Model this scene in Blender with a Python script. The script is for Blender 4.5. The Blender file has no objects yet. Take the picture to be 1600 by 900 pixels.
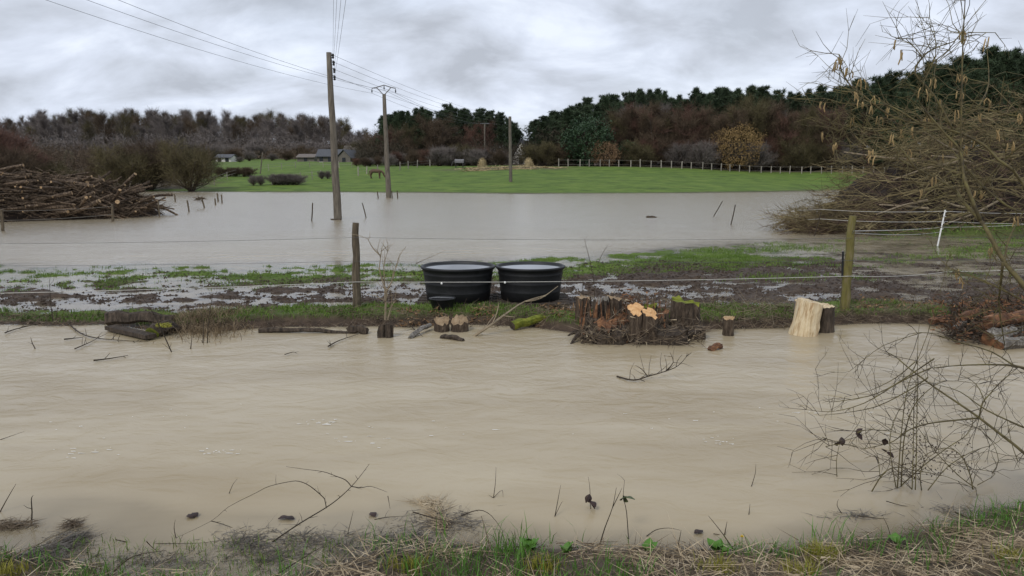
import bpy, math, random
import numpy as np
from mathutils import Vector, Matrix, Quaternion
R = math.radians
rng = random.Random(7)
nr = np.random.default_rng(11)
S = bpy.context.scene
C = S.collection

# ------------------------------------------------------------------ camera
FPX, CAMZ, HOR = 1180.0, 2.0, 272.0
PITCH = math.atan((450 - HOR) / FPX)
cam = bpy.data.cameras.new('camera'); cam.lens = 36 * FPX / 1600; cam.sensor_width = 36
cam.clip_start = 0.05; cam.clip_end = 5000
co = bpy.data.objects.new('camera', cam); C.objects.link(co)
co.location = (0, 0, CAMZ); co.rotation_euler = (math.pi / 2 - PITCH, 0, 0)
S.camera = co
cp, sp = math.cos(PITCH), math.sin(PITCH)
def ray(px, py):
    u = (px - 800) / FPX; v = (450 - py) / FPX
    return Vector((u, cp + v * sp, -sp + v * cp))
def U(px, py, z=0.0):                       # point of the level z seen at a pixel of the photograph
    d = ray(px, py); t = (z - CAMZ) / d.z
    return Vector((d.x * t, d.y * t, z))
def D(px, py, y):                           # point at distance y
    d = ray(px, py); t = y / d.y
    return Vector((d.x * t, y, CAMZ + d.z * t))

# ------------------------------------------------------------------ world and sun
SUN_EL, SUN_AZ = R(42), R(-150)             # behind the camera to the left, veiled by cloud
w = bpy.data.worlds.new('World'); S.world = w; w.use_nodes = True
nt = w.node_tree; nt.nodes.clear()
def N(t, typ, **kw):
    n = t.nodes.new(typ)
    for k, v in kw.items():
        if k in n.inputs.keys() if hasattr(n, 'inputs') else False: n.inputs[k].default_value = v
        else: setattr(n, k, v)
    return n
def L(t, a, b): t.links.new(a, b)
wo = N(nt, 'ShaderNodeOutputWorld')
sky = N(nt, 'ShaderNodeTexSky'); sky.sky_type = 'NISHITA'; sky.sun_disc = False
sky.sun_elevation = SUN_EL; sky.sun_rotation = SUN_AZ + math.pi
bg1 = N(nt, 'ShaderNodeBackground'); bg1.inputs[1].default_value = 0.10
L(nt, sky.outputs[0], bg1.inputs[0])
tc = N(nt, 'ShaderNodeTexCoord'); sep = N(nt, 'ShaderNodeSeparateXYZ'); L(nt, tc.outputs['Generated'], sep.inputs[0])
mx = N(nt, 'ShaderNodeMath', operation='MAXIMUM'); L(nt, sep.outputs[2], mx.inputs[0]); mx.inputs[1].default_value = 0.0
ad = N(nt, 'ShaderNodeMath', operation='ADD'); L(nt, mx.outputs[0], ad.inputs[0]); ad.inputs[1].default_value = 0.45
vd = N(nt, 'ShaderNodeVectorMath', operation='DIVIDE'); L(nt, tc.outputs['Generated'], vd.inputs[0])
cb = N(nt, 'ShaderNodeCombineXYZ'); L(nt, ad.outputs[0], cb.inputs[0]); L(nt, ad.outputs[0], cb.inputs[1]); cb.inputs[2].default_value = 1
L(nt, cb.outputs[0], vd.inputs[1])
sx = N(nt, 'ShaderNodeVectorMath', operation='MULTIPLY'); L(nt, vd.outputs[0], sx.inputs[0]); sx.inputs[1].default_value = (1.7, 2.4, 0.0)
n1 = N(nt, 'ShaderNodeTexNoise'); L(nt, sx.outputs[0], n1.inputs['Vector'])
n1.inputs['Scale'].default_value = 2.1; n1.inputs['Detail'].default_value = 6; n1.inputs['Roughness'].default_value = 0.56; n1.inputs['Distortion'].default_value = 0.3
cr = N(nt, 'ShaderNodeValToRGB'); L(nt, n1.outputs[0], cr.inputs[0])
e = cr.color_ramp.elements
e[0].position = 0.33; e[0].color = (0.43, 0.465, 0.53, 1)
e[1].position = 0.66; e[1].color = (0.755, 0.815, 0.925, 1)
k = e.new(0.44); k.color = (0.535, 0.58, 0.665, 1)
k = e.new(0.54); k.color = (0.625, 0.68, 0.79, 1)
bg2 = N(nt, 'ShaderNodeBackground'); bg2.inputs[1].default_value = 1.0; L(nt, cr.outputs[0], bg2.inputs[0])
n2 = N(nt, 'ShaderNodeTexNoise'); L(nt, sx.outputs[0], n2.inputs['Vector']); n2.inputs['Scale'].default_value = 0.9; n2.inputs['Detail'].default_value = 4
cov = N(nt, 'ShaderNodeMapRange'); L(nt, n2.outputs[0], cov.inputs[0])
for i, v in zip((1, 2, 3, 4), (0.3, 0.5, 0.86, 1.0)): cov.inputs[i].default_value = v
ms = N(nt, 'ShaderNodeMixShader'); L(nt, cov.outputs[0], ms.inputs[0]); L(nt, bg1.outputs[0], ms.inputs[1]); L(nt, bg2.outputs[0], ms.inputs[2])
L(nt, ms.outputs[0], wo.inputs[0])
sl = bpy.data.lights.new('sun', 'SUN'); sl.energy = 1.5; sl.angle = R(14); sl.color = (1, 0.955, 0.88)
so = bpy.data.objects.new('sun', sl); C.objects.link(so)
sd = Vector((math.sin(SUN_AZ) * math.cos(SUN_EL), math.cos(SUN_AZ) * math.cos(SUN_EL), math.sin(SUN_EL)))
so.rotation_euler = sd.to_track_quat('Z', 'Y').to_euler(); so.location = (-8, -10, 20)
vs = S.view_settings; vs.view_transform = 'Standard'; vs.look = 'None'; vs.exposure = 0.22; vs.gamma = 1; vs.use_curve_mapping = False

# ------------------------------------------------------------------ noise
def hash2(i, j, s):
    n = (i.astype(np.int64) * 374761393 + j.astype(np.int64) * 668265263 + s * 1442695041) & 0x7fffffff
    n = ((n ^ (n >> 13)) * 1274126177) & 0x7fffffff
    return ((n ^ (n >> 16)) & 0xffff) / 65535.0
def vnoise(x, y, s=0):
    i = np.floor(x); j = np.floor(y); fx = x - i; fy = y - j
    fx = fx * fx * (3 - 2 * fx); fy = fy * fy * (3 - 2 * fy)
    a = hash2(i, j, s); b = hash2(i + 1, j, s); c = hash2(i, j + 1, s); d = hash2(i + 1, j + 1, s)
    return (a * (1 - fx) + b * fx) * (1 - fy) + (c * (1 - fx) + d * fx) * fy - 0.5
def fbm(x, y, o=4, s=0):
    x = np.asarray(x, float); y = np.asarray(y, float); t = 0; a = 1.0
    for k in range(o):
        t = t + a * vnoise(x, y, s + k * 17); x = x * 2.03 + 3.1; y = y * 2.03 + 7.7; a *= 0.5
    return t
def sst(a, b, x):
    t = np.clip((x - a) / (b - a), 0, 1); return t * t * (3 - 2 * t)

# ------------------------------------------------------------------ lie of the land
def line(pts, z=0.0):
    q = sorted([tuple(U(a, b, z))[:2] for a, b in pts]); return np.array([p[0] for p in q]), np.array([p[1] for p in q])
NBx, NBy = line([(-500, 868), (0, 868), (110, 878), (180, 905), (420, 915), (540, 880), (600, 850), (800, 856), (1000, 858), (1200, 862), (1300, 850), (1400, 838), (1600, 795)])
NBx = np.append(NBx, [4.0, 5.2, 9, 40]); NBy = np.append(NBy, [4.9, 6.6, 7.2, 7.2])
FBx, FBy = line([(-300, 504), (0, 507), (160, 508), (280, 519), (420, 512), (560, 509), (640, 512), (700, 508), (820, 508), (905, 520), (1000, 522), (1110, 514), (1250, 510), (1330, 504), (1450, 505), (1600, 520), (1900, 520)])
FEx, FEy = line([(-600, 420), (0, 424), (300, 420), (560, 418), (780, 414), (900, 408), (1000, 400), (1100, 391), (1200, 382), (1300, 374), (1400, 366), (1600, 352), (2000, 340)])
FSx, FSy = line([(-300, 299), (0, 298), (200, 299), (345, 299.5), (640, 300.5), (820, 302.5), (1060, 301.5), (1200, 299.5), (1320, 297), (1700, 296)])
def nb(x): return np.interp(x, NBx, NBy)
def fb(x): return np.interp(x, FBx, FBy) + 0.12 * fbm(x * 1.3, x * 0 + 4, 3)
def fe(x): return np.interp(x, FEx, FEy)
def fs(x): return np.interp(x, FSx, FSy) + 1.2 * fbm(np.asarray(x) * 0.15, np.asarray(x) * 0 + 9, 2)
SHx = np.array([-9, -3.2, -1.2, -0.6, 0.3, 1.2, 2.6, 9]); SHw = np.array([0.7, 0.7, 0.75, 0.5, 0.22, 0.2, 0.45, 0.6])
def height(x, y):
    x = np.asarray(x, float); y = np.asarray(y, float)
    # near bank
    s = y - nb(x)
    land = np.minimum(-s * 0.17, 0.5) + 0.035 * fbm(x * 5, y * 5, 3, 3) * sst(0, 0.3, -s) + 0.004
    wsh = np.interp(x, SHx, SHw)
    riv = -np.minimum(0.02 + 0.075 * s / wsh + np.maximum(0, s - wsh) * 0.7, 1.0) + 0.03 * fbm(x * 4, y * 4, 2, 5) * sst(0, .3, s)
    h = np.where(s < 0, land, riv)
    # far bank, mud flat
    t = y - fb(x)
    left = sst(-4.9, -3.9, x)
    ridge = (0.02 + 0.11 * left) * sst(0.0, 0.22, t) * (1 - sst(0.75, 1.5, t)) + 0.03 * fbm(x * 3, y * 3, 3, 21) * sst(0, .2, t)
    right = sst(5, 9, x)
    lump = fbm(x * 1.5, y * 2.6, 2, 31) * 0.065 + fbm(x * 6.5, y * 7.5, 3, 41) * 0.062 + fbm(x * 1.2, y * 3.2, 2, 47) * 0.03 * right
    lvl = -0.003 - 0.012 * (1 - sst(-6.5, -1.5, x)) + 0.012 * sst(1, 4, x) + 0.016 * sst(13.3, 14.3, y) * (1 - sst(4.5, 8, x)) - 0.012 * right - 0.030 * right * sst(13.0, 15.5, y)
    mud = (lvl + lump) * sst(0.4, 1.3, t)
    flat = ridge + mud
    q = y - fe(x)
    flat = flat - 0.035 * sst(-3.0 - 2.5 * right, 0.6, q) - 0.35 * sst(0.3, 4.5, q)
    # knoll of ground under the brush heap
    flat = flat + 0.40 * np.exp(-(((x - 17) / 5.5) ** 2 + ((y - 30) / 4.5) ** 2) ** 2)
    hr = np.where(t < 0, np.maximum(h, -np.minimum(1.0, -t * 1.3 + 0.01)), np.maximum(flat, -0.45))
    h = np.where(y < 7.6, h, hr)
    h = np.where((y >= 7.6) & (t < 0), -np.minimum(1.0, -t * 1.3 + 0.01), h)
    # far field and hills
    g = y - fs(x)
    slope = np.where(g < 0, np.maximum(g * 0.06, -0.45), 0.068 * np.minimum(g, 47) + 0.03 * np.maximum(0, np.minimum(g, 160) - 47))
    slope = slope + np.where(g > 0, 0.10 * fbm(x * 0.12, y * 0.12, 3, 61), 0)
    hill = sst(235, 400, y) * np.interp(x, [-900, -330, -230, -150, -105, -70, -30, 100, 900], [6, 8, 13, 12.5, 11, 6, 1, 1, 8])
    rr = 4.0 * sst(120, 190, y) * sst(40, 110, x)
    h = np.where(y > 60, slope + hill + rr, h)
    return h
def hz(x, y): return float(height(np.array([x]), np.array([y]))[0])
def G(px, py):                               # point of the ground seen at a pixel (far field)
    d = ray(px, py); ys = np.arange(60.0, 420.0, 0.5); t = ys / d.y
    hh = height(d.x * t, ys); hit = np.nonzero(CAMZ + d.z * t < hh)[0]; k = hit[0] if len(hit) else len(ys) - 1
    return Vector((d.x * t[k], ys[k], hh[k]))

# ------------------------------------------------------------------ materials
MATS = {}
def mat(name, cols, rough=0.8, scale=6.0, detail=5.0, bump=0.0, bscale=None, stretch=(1, 1, 1), rand=0.0, spec=0.3, coord='Object', trans=0.0):
    m = bpy.data.materials.new(name); m.use_nodes = True; t = m.node_tree; b = t.nodes['Principled BSDF']
    tcn = N(t, 'ShaderNodeTexCoord'); mp = N(t, 'ShaderNodeMapping'); mp.inputs['Scale'].default_value = stretch
    L(t, tcn.outputs[coord], mp.inputs[0])
    n = N(t, 'ShaderNodeTexNoise'); n.inputs['Scale'].default_value = scale; n.inputs['Detail'].default_value = detail; n.inputs['Roughness'].default_value = 0.62
    L(t, mp.outputs[0], n.inputs['Vector'])
    r = N(t, 'ShaderNodeValToRGB'); L(t, n.outputs[0], r.inputs[0])
    el = r.color_ramp.elements; k = len(cols)
    pos = [0.5] if k == 1 else [0.30 + 0.40 * i / (k - 1) for i in range(k)]
    el[0].position = pos[0]; el[0].color = (*cols[0], 1); el[1].position = pos[-1] if k > 1 else 1; el[1].color = (*cols[-1], 1)
    for i in range(1, k - 1):
        q = el.new(pos[i]); q.color = (*cols[i], 1)
    out = r.outputs[0]
    if rand:
        oi = N(t, 'ShaderNodeObjectInfo'); mr = N(t, 'ShaderNodeMapRange'); L(t, oi.outputs['Random'], mr.inputs[0])
        mr.inputs[3].default_value = 1 - rand; mr.inputs[4].default_value = 1 + rand
        hs = N(t, 'ShaderNodeHueSaturation'); L(t, mr.outputs[0], hs.inputs['Value']); L(t, out, hs.inputs['Color']); out = hs.outputs[0]
    L(t, out, b.inputs['Base Color']); b.inputs['Roughness'].default_value = rough
    b.inputs['Specular IOR Level'].default_value = spec
    if bump:
        n2 = N(t, 'ShaderNodeTexNoise'); n2.inputs['Scale'].default_value = bscale or scale * 3; n2.inputs['Detail'].default_value = 6; L(t, mp.outputs[0], n2.inputs['Vector'])
        bn = N(t, 'ShaderNodeBump'); bn.inputs['Strength'].default_value = bump; bn.inputs['Distance'].default_value = 0.02
        L(t, n2.outputs[0], bn.inputs['Height']); L(t, bn.outputs[0], b.inputs['Normal'])
    MATS[name] = m
    return m
def M(n): return MATS[n]
mat('pole_wood', [(0.05, 0.043, 0.034), (0.115, 0.10, 0.08), (0.17, 0.15, 0.12)], 0.85, 3, bump=0.4, stretch=(6, 6, 0.6))
mat('post_wood', [(0.04, 0.031, 0.022), (0.095, 0.075, 0.05), (0.16, 0.13, 0.09)], 0.85, 7, bump=0.6, stretch=(5, 5, 0.5))
mat('mossy_post', [(0.075, 0.058, 0.03), (0.135, 0.12, 0.035), (0.165, 0.135, 0.075)], 0.9, 7, bump=0.6, stretch=(3, 3, 0.6))
mat('moss', [(0.05, 0.07, 0.01), (0.14, 0.16, 0.02), (0.22, 0.22, 0.03)], 0.95, 12, bump=0.7)
mat('dark_bark', [(0.018, 0.014, 0.011), (0.05, 0.038, 0.028), (0.10, 0.075, 0.055)], 0.9, 9, bump=0.8, stretch=(3, 3, 0.7))
mat('brown_bark', [(0.022, 0.016, 0.012), (0.06, 0.043, 0.030), (0.13, 0.098, 0.07)], 0.9, 9, bump=0.8, stretch=(3, 3, 0.7))
mat('cut_wood', [(0.20, 0.12, 0.06), (0.34, 0.225, 0.12), (0.46, 0.34, 0.20)], 0.8, 14, bump=0.3)
mat('old_cut', [(0.13, 0.09, 0.055), (0.24, 0.17, 0.10), (0.33, 0.25, 0.165)], 0.8, 14, bump=0.4)
mat('pale_wood', [(0.28, 0.17, 0.08), (0.54, 0.43, 0.27), (0.62, 0.53, 0.37)], 0.75, 9, bump=0.35, stretch=(4, 4, 0.6))
mat('orange_wood', [(0.045, 0.026, 0.018), (0.13, 0.062, 0.032), (0.34, 0.17, 0.075)], 0.85, 9, bump=0.7)
mat('grey_wood', [(0.05, 0.045, 0.04), (0.15, 0.135, 0.115), (0.30, 0.28, 0.25)], 0.85, 10, bump=0.7, stretch=(3, 3, 0.8))
mat('log_bark', [(0.022, 0.015, 0.011), (0.07, 0.048, 0.032), (0.20, 0.15, 0.10)], 0.88, 5, bump=0.5, stretch=(3, 3, 0.6), rand=0.45)
mat('black_plastic', [(0.009, 0.0095, 0.0105), (0.016, 0.0165, 0.018)], 0.5, 9, bump=0.05, spec=0.3)
mat('twig', [(0.025, 0.018, 0.012), (0.06, 0.045, 0.028)], 0.8, 12, rand=0.3)
mat('twig_pale', [(0.13, 0.10, 0.065), (0.27, 0.22, 0.15)], 0.8, 12, rand=0.25)
mat('hazel_bark', [(0.045, 0.035, 0.018), (0.10, 0.08, 0.035), (0.15, 0.13, 0.045)], 0.75, 14)
mat('catkin', [(0.20, 0.135, 0.06), (0.36, 0.26, 0.12)], 0.85, 60, rand=0.25)
mat('dead_leaf', [(0.018, 0.010, 0.010), (0.05, 0.028, 0.020)], 0.6, 20, rand=0.3)
mat('leaf_litter', [(0.10, 0.05, 0.02), (0.20, 0.12, 0.06), (0.28, 0.19, 0.11)], 0.85, 5)
mat('brush', [(0.06, 0.045, 0.026), (0.15, 0.117, 0.056), (0.29, 0.24, 0.125)], 0.85, 1.1, 3)
mat('brush_brown', [(0.055, 0.034, 0.024), (0.11, 0.07, 0.05)], 0.85, 1.1, 3)
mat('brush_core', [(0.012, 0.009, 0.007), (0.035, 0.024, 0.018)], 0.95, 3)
mat('twigs_grey', [(0.115, 0.098, 0.090), (0.17, 0.147, 0.135)], 0.9, 0.4, 3, rand=0.22)
mat('twigs_brown', [(0.062, 0.043, 0.028), (0.098, 0.07, 0.045)], 0.9, 0.4, 3, rand=0.22)
mat('twigs_olive', [(0.060, 0.050, 0.024), (0.095, 0.08, 0.038)], 0.9, 0.4, 3, rand=0.2)
mat('twigs_red', [(0.085, 0.045, 0.034), (0.13, 0.072, 0.052)], 0.9, 0.4, 3, rand=0.2)
mat('twigs_pale', [(0.17, 0.15, 0.10), (0.24, 0.21, 0.15)], 0.9, 0.4, 3, rand=0.15)
mat('hedge', [(0.038, 0.032, 0.022), (0.068, 0.054, 0.036)], 0.9, 0.6, 3, rand=0.2)
mat('pine_needles', [(0.028, 0.046, 0.023), (0.050, 0.074, 0.034)], 0.75, 0.5, 3, rand=0.22)
mat('evergreen', [(0.016, 0.036, 0.015), (0.035, 0.066, 0.028)], 0.6, 0.7, 3)
mat('gold_leaf', [(0.17, 0.108, 0.042), (0.28, 0.188, 0.08)], 0.85, 0.8, 3)
mat('tan_leaf', [(0.15, 0.09, 0.05), (0.23, 0.145, 0.08)], 0.85, 0.8, 3)
mat('grass', [(0.05, 0.09, 0.014), (0.095, 0.16, 0.022), (0.15, 0.21, 0.045)], 0.65, 1.6, 4, spec=0.25)
mat('grass_fresh', [(0.05, 0.13, 0.016), (0.10, 0.215, 0.03)], 0.55, 2.5, 4, spec=0.3)
mat('grass_yellow', [(0.15, 0.16, 0.02), (0.26, 0.24, 0.04)], 0.6, 4)
mat('straw', [(0.21, 0.155, 0.095), (0.36, 0.285, 0.185), (0.50, 0.42, 0.30)], 0.8, 9, 3)
mat('straw_dark', [(0.055, 0.04, 0.027), (0.13, 0.098, 0.066), (0.21, 0.165, 0.115)], 0.8, 9, 3)
mat('dry_clump', [(0.08, 0.055, 0.032), (0.17, 0.125, 0.075), (0.27, 0.21, 0.13)], 0.8, 9, 3)
mat('wet_litter', [(0.05, 0.045, 0.04), (0.11, 0.098, 0.085), (0.18, 0.165, 0.145)], 0.7, 9, 3)
mat('hay', [(0.27, 0.21, 0.11), (0.42, 0.34, 0.20)], 0.9, 6)
mat('slate', [(0.045, 0.048, 0.055), (0.085, 0.088, 0.096)], 0.6, 3, bump=0.2)
mat('barn_roof', [(0.11, 0.092, 0.08), (0.17, 0.148, 0.13)], 0.8, 2)
mat('stone_wall', [(0.10, 0.09, 0.078), (0.16, 0.145, 0.125)], 0.85, 3)
mat('white_wall', [(0.55, 0.53, 0.50), (0.66, 0.64, 0.6)], 0.8, 3)
mat('dark_glass', [(0.02, 0.022, 0.026), (0.03, 0.033, 0.038)], 0.2, 3)
mat('steel', [(0.16, 0.165, 0.175), (0.22, 0.225, 0.235)], 0.5, 8)
mat('wire', [(0.07, 0.072, 0.078), (0.09, 0.092, 0.10)], 0.5, 8)
mat('rope', [(0.42, 0.41, 0.38), (0.55, 0.54, 0.50)], 0.7, 30)
mat('insulator', [(0.012, 0.013, 0.015), (0.02, 0.022, 0.025)], 0.3, 8)
mat('white_plastic', [(0.68, 0.68, 0.66), (0.76, 0.76, 0.74)], 0.45, 8)
mat('far_post', [(0.20, 0.18, 0.15), (0.32, 0.29, 0.25)], 0.85, 3, rand=0.2)
mat('horse_brown', [(0.075, 0.045, 0.03), (0.12, 0.08, 0.055)], 0.8, 2)
mat('horse_dark', [(0.03, 0.027, 0.026), (0.06, 0.055, 0.05)], 0.8, 2)
mat('rug', [(0.13, 0.125, 0.13), (0.19, 0.185, 0.19)], 0.85, 4)
mat('pale_coat', [(0.42, 0.33, 0.27), (0.62, 0.52, 0.46)], 0.85, 4)
mat('foam', [(0.62, 0.59, 0.52), (0.78, 0.76, 0.71)], 0.8, 30)
mat('clod', [(0.024, 0.015, 0.010), (0.055, 0.037, 0.024)], 0.7, 9, bump=0.5)
mat('dandelion', [(0.55, 0.36, 0.02), (0.7, 0.5, 0.03)], 0.7, 9)

# ground: masks say what grows where
def ground_mat():
    m = bpy.data.materials.new('ground'); m.use_nodes = True; t = m.node_tree; b = t.nodes['Principled BSDF']
    at = N(t, 'ShaderNodeAttribute'); at.attribute_name = 'cover'
    se = N(t, 'ShaderNodeSeparateColor'); L(t, at.outputs['Color'], se.inputs[0])
    tcn = N(t, 'ShaderNodeTexCoord')
    def ramp(scale, cols, pos, det=6, st=(1, 1, 1)):
        mp = N(t, 'ShaderNodeMapping'); mp.inputs['Scale'].default_value = st; L(t, tcn.outputs['Object'], mp.inputs[0])
        n = N(t, 'ShaderNodeTexNoise'); n.inputs['Scale'].default_value = scale; n.inputs['Detail'].default_value = det; n.inputs['Roughness'].default_value = 0.65; L(t, mp.outputs[0], n.inputs['Vector'])
        r = N(t, 'ShaderNodeValToRGB'); L(t, n.outputs[0], r.inputs[0]); el = r.color_ramp.elements
        el[0].position = pos[0]; el[0].color = (*cols[0], 1); el[1].position = pos[-1]; el[1].color = (*cols[-1], 1)
        for p, c in list(zip(pos, cols))[1:-1]:
            q = el.new(p); q.color = (*c, 1)
        return r.outputs[0], n.outputs[0]
    mud, nm = ramp(9, [(0.022, 0.014, 0.009), (0.050, 0.033, 0.021), (0.082, 0.056, 0.037)], [0.3, 0.5, 0.72])
    gr, ng = ramp(0.35, [(0.056, 0.098, 0.013), (0.092, 0.150, 0.020), (0.128, 0.180, 0.030)], [0.30, 0.5, 0.7], 10)
    gr2, ng2 = ramp(0.9, [(0.42, 0.46, 0.42), (1, 1, 1)], [0.36, 0.50], 7, (0.5, 1, 1))
    mg = N(t, 'ShaderNodeMix'); mg.data_type = 'RGBA'; mg.blend_type = 'MULTIPLY'; mg.inputs[0].default_value = 0.8; L(t, gr, mg.inputs[6]); L(t, gr2, mg.inputs[7])
    dr, nd = ramp(1.5, [(0.035, 0.025, 0.016), (0.075, 0.056, 0.036), (0.13, 0.10, 0.065)], [0.3, 0.5, 0.7])
    a = N(t, 'ShaderNodeMix'); a.data_type = 'RGBA'; L(t, se.outputs[0], a.inputs[0]); L(t, mud, a.inputs[6]); L(t, mg.outputs[2], a.inputs[7])
    c = N(t, 'ShaderNodeMix'); c.data_type = 'RGBA'; L(t, se.outputs[2], c.inputs[0]); L(t, a.outputs[2], c.inputs[6]); L(t, dr, c.inputs[7])
    L(t, c.outputs[2], b.inputs['Base Color'])
    rg = N(t, 'ShaderNodeMapRange'); L(t, se.outputs[0], rg.inputs[0]); rg.inputs[3].default_value = 0.68; rg.inputs[4].default_value = 0.9; L(t, rg.outputs[0], b.inputs['Roughness'])
    b.inputs['Specular IOR Level'].default_value = 0.25
    bn = N(t, 'ShaderNodeBump'); bn.inputs['Strength'].default_value = 0.7; bn.inputs['Distance'].default_value = 0.03; L(t, nm, bn.inputs['Height']); L(t, bn.outputs[0], b.inputs['Normal'])
    MATS['ground'] = m
ground_mat()
def water_mat():
    m = bpy.data.materials.new('flood_water'); m.use_nodes = True; t = m.node_tree; t.nodes.clear()
    o = N(t, 'ShaderNodeOutputMaterial'); tcn = N(t, 'ShaderNodeTexCoord')
    at = N(t, 'ShaderNodeAttribute'); at.attribute_name = 'depth'
    # silt hides the bottom within a few centimetres
    mu = N(t, 'ShaderNodeMath', operation='MULTIPLY'); L(t, at.outputs['Fac'], mu.inputs[0]); mu.inputs[1].default_value = -18.0
    ex = N(t, 'ShaderNodeMath', operation='EXPONENT'); L(t, mu.outputs[0], ex.inputs[0])
    op = N(t, 'ShaderNodeMath', operation='SUBTRACT'); op.inputs[0].default_value = 1.0; L(t, ex.outputs[0], op.inputs[1])
    opc = N(t, 'ShaderNodeMath', operation='MULTIPLY'); L(t, op.outputs[0], opc.inputs[0]); opc.inputs[1].default_value = 0.985
    mp = N(t, 'ShaderNodeMapping'); mp.inputs['Scale'].default_value = (0.35, 1.1, 1); mp.inputs['Rotation'].default_value = (0, 0, R(-8)); L(t, tcn.outputs['Object'], mp.inputs[0])
    n = N(t, 'ShaderNodeTexNoise'); n.inputs['Scale'].default_value = 1.1; n.inputs['Detail'].default_value = 6; n.inputs['Distortion'].default_value = 0.8; L(t, mp.outputs[0], n.inputs['Vector'])
    r = N(t, 'ShaderNodeValToRGB'); L(t, n.outputs[0], r.inputs[0]); el = r.color_ramp.elements
    el[0].position = 0.3; el[0].color = (0.335, 0.27, 0.168, 1); el[1].position = 0.66; el[1].color = (0.425, 0.358, 0.245, 1)
    df = N(t, 'ShaderNodeBsdfDiffuse'); L(t, r.outputs[0], df.inputs[0])
    tr = N(t, 'ShaderNodeBsdfTransparent')
    m1 = N(t, 'ShaderNodeMixShader'); L(t, opc.outputs[0], m1.inputs[0]); L(t, tr.outputs[0], m1.inputs[1]); L(t, df.outputs[0], m1.inputs[2])
    # ripples: broad swirls and small wavelets drawn out along the current
    mp2 = N(t, 'ShaderNodeMapping'); mp2.inputs['Scale'].default_value = (0.85, 1.35, 1); mp2.inputs['Rotation'].default_value = (0, 0, R(6)); L(t, tcn.outputs['Object'], mp2.inputs[0])
    na = N(t, 'ShaderNodeTexNoise'); na.inputs['Scale'].default_value = 2.9; na.inputs['Detail'].default_value = 6; na.inputs['Roughness'].default_value = 0.6; na.inputs['Distortion'].default_value = 1.1; L(t, mp2.outputs[0], na.inputs['Vector'])
    nbn = N(t, 'ShaderNodeTexNoise'); nbn.inputs['Scale'].default_value = 13; nbn.inputs['Detail'].default_value = 3; L(t, mp2.outputs[0], nbn.inputs['Vector'])
    dp = N(t, 'ShaderNodeMapRange'); L(t, at.outputs['Fac'], dp.inputs[0])
    for i, v in zip((1, 2, 3, 4), (0.04, 0.3, 0.08, 1.0)): dp.inputs[i].default_value = v
    b1 = N(t, 'ShaderNodeBump'); b1.inputs['Distance'].default_value = 0.030; L(t, dp.outputs[0], b1.inputs['Strength']); L(t, na.outputs[0], b1.inputs['Height'])
    b2 = N(t, 'ShaderNodeBump'); b2.inputs['Distance'].default_value = 0.0035; L(t, dp.outputs[0], b2.inputs['Strength']); L(t, nbn.outputs[0], b2.inputs['Height']); L(t, b1.outputs[0], b2.inputs['Normal'])
    gl = N(t, 'ShaderNodeBsdfGlossy'); rw = N(t, 'ShaderNodeValToRGB'); L(t, at.outputs['Fac'], rw.inputs[0]); re_ = rw.color_ramp.elements   # the open flood is ruffled by wind, puddles and river are sleeker
    re_[0].position = 0.0; re_[0].color = (.12,) * 3 + (1,); re_[1].position = 0.95; re_[1].color = (.07,) * 3 + (1,)
    q = re_.new(0.05); q.color = (.17,) * 3 + (1,); q = re_.new(0.3); q.color = (.18,) * 3 + (1,); q = re_.new(0.5); q.color = (.18,) * 3 + (1,); q = re_.new(0.62); q.color = (.07,) * 3 + (1,)
    L(t, rw.outputs[0], gl.inputs['Roughness']); L(t, b2.outputs[0], gl.inputs['Normal'])
    fr = N(t, 'ShaderNodeFresnel'); fr.inputs[0].default_value = 1.33
    fc = N(t, 'ShaderNodeMath', operation='MINIMUM'); L(t, fr.outputs[0], fc.inputs[0]); fc.inputs[1].default_value = 0.66   # wavelets keep a rough sheet from mirroring fully
    m2 = N(t, 'ShaderNodeMixShader'); L(t, fc.outputs[0], m2.inputs[0]); L(t, m1.outputs[0], m2.inputs[1]); L(t, gl.outputs[0], m2.inputs[2])
    L(t, m2.outputs[0], o.inputs[0])
    MATS['flood_water'] = m
water_mat()

# ------------------------------------------------------------------ mesh helpers
def tag(o, label=None, cat=None, group=None, kind=None):
    if label: o['label'] = label
    if cat: o['category'] = cat
    if group: o['group'] = group
    if kind: o['kind'] = kind
    return o
def link(name, me, parent=None):
    o = bpy.data.objects.new(name, me); C.objects.link(o)
    if parent is not None: o.parent = parent
    return o
def empty(name, loc, rz=0.0):
    o = bpy.data.objects.new(name, None); C.objects.link(o); o.location = loc; o.rotation_euler = (0, 0, rz); o.empty_display_size = 0.2
    return o
def npmesh(name, V, F, mats, smooth=False, idx=None):
    me = bpy.data.meshes.new(name)
    me.from_pydata(np.asarray(V, float).tolist(), [], F.tolist() if isinstance(F, np.ndarray) else F)
    for m in ([mats] if isinstance(mats, str) else mats): me.materials.append(M(m))
    if smooth: me.polygons.foreach_set('use_smooth', [True] * len(me.polygons))
    if idx is not None: me.polygons.foreach_set('material_index', idx)
    me.update(); return me
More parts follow.
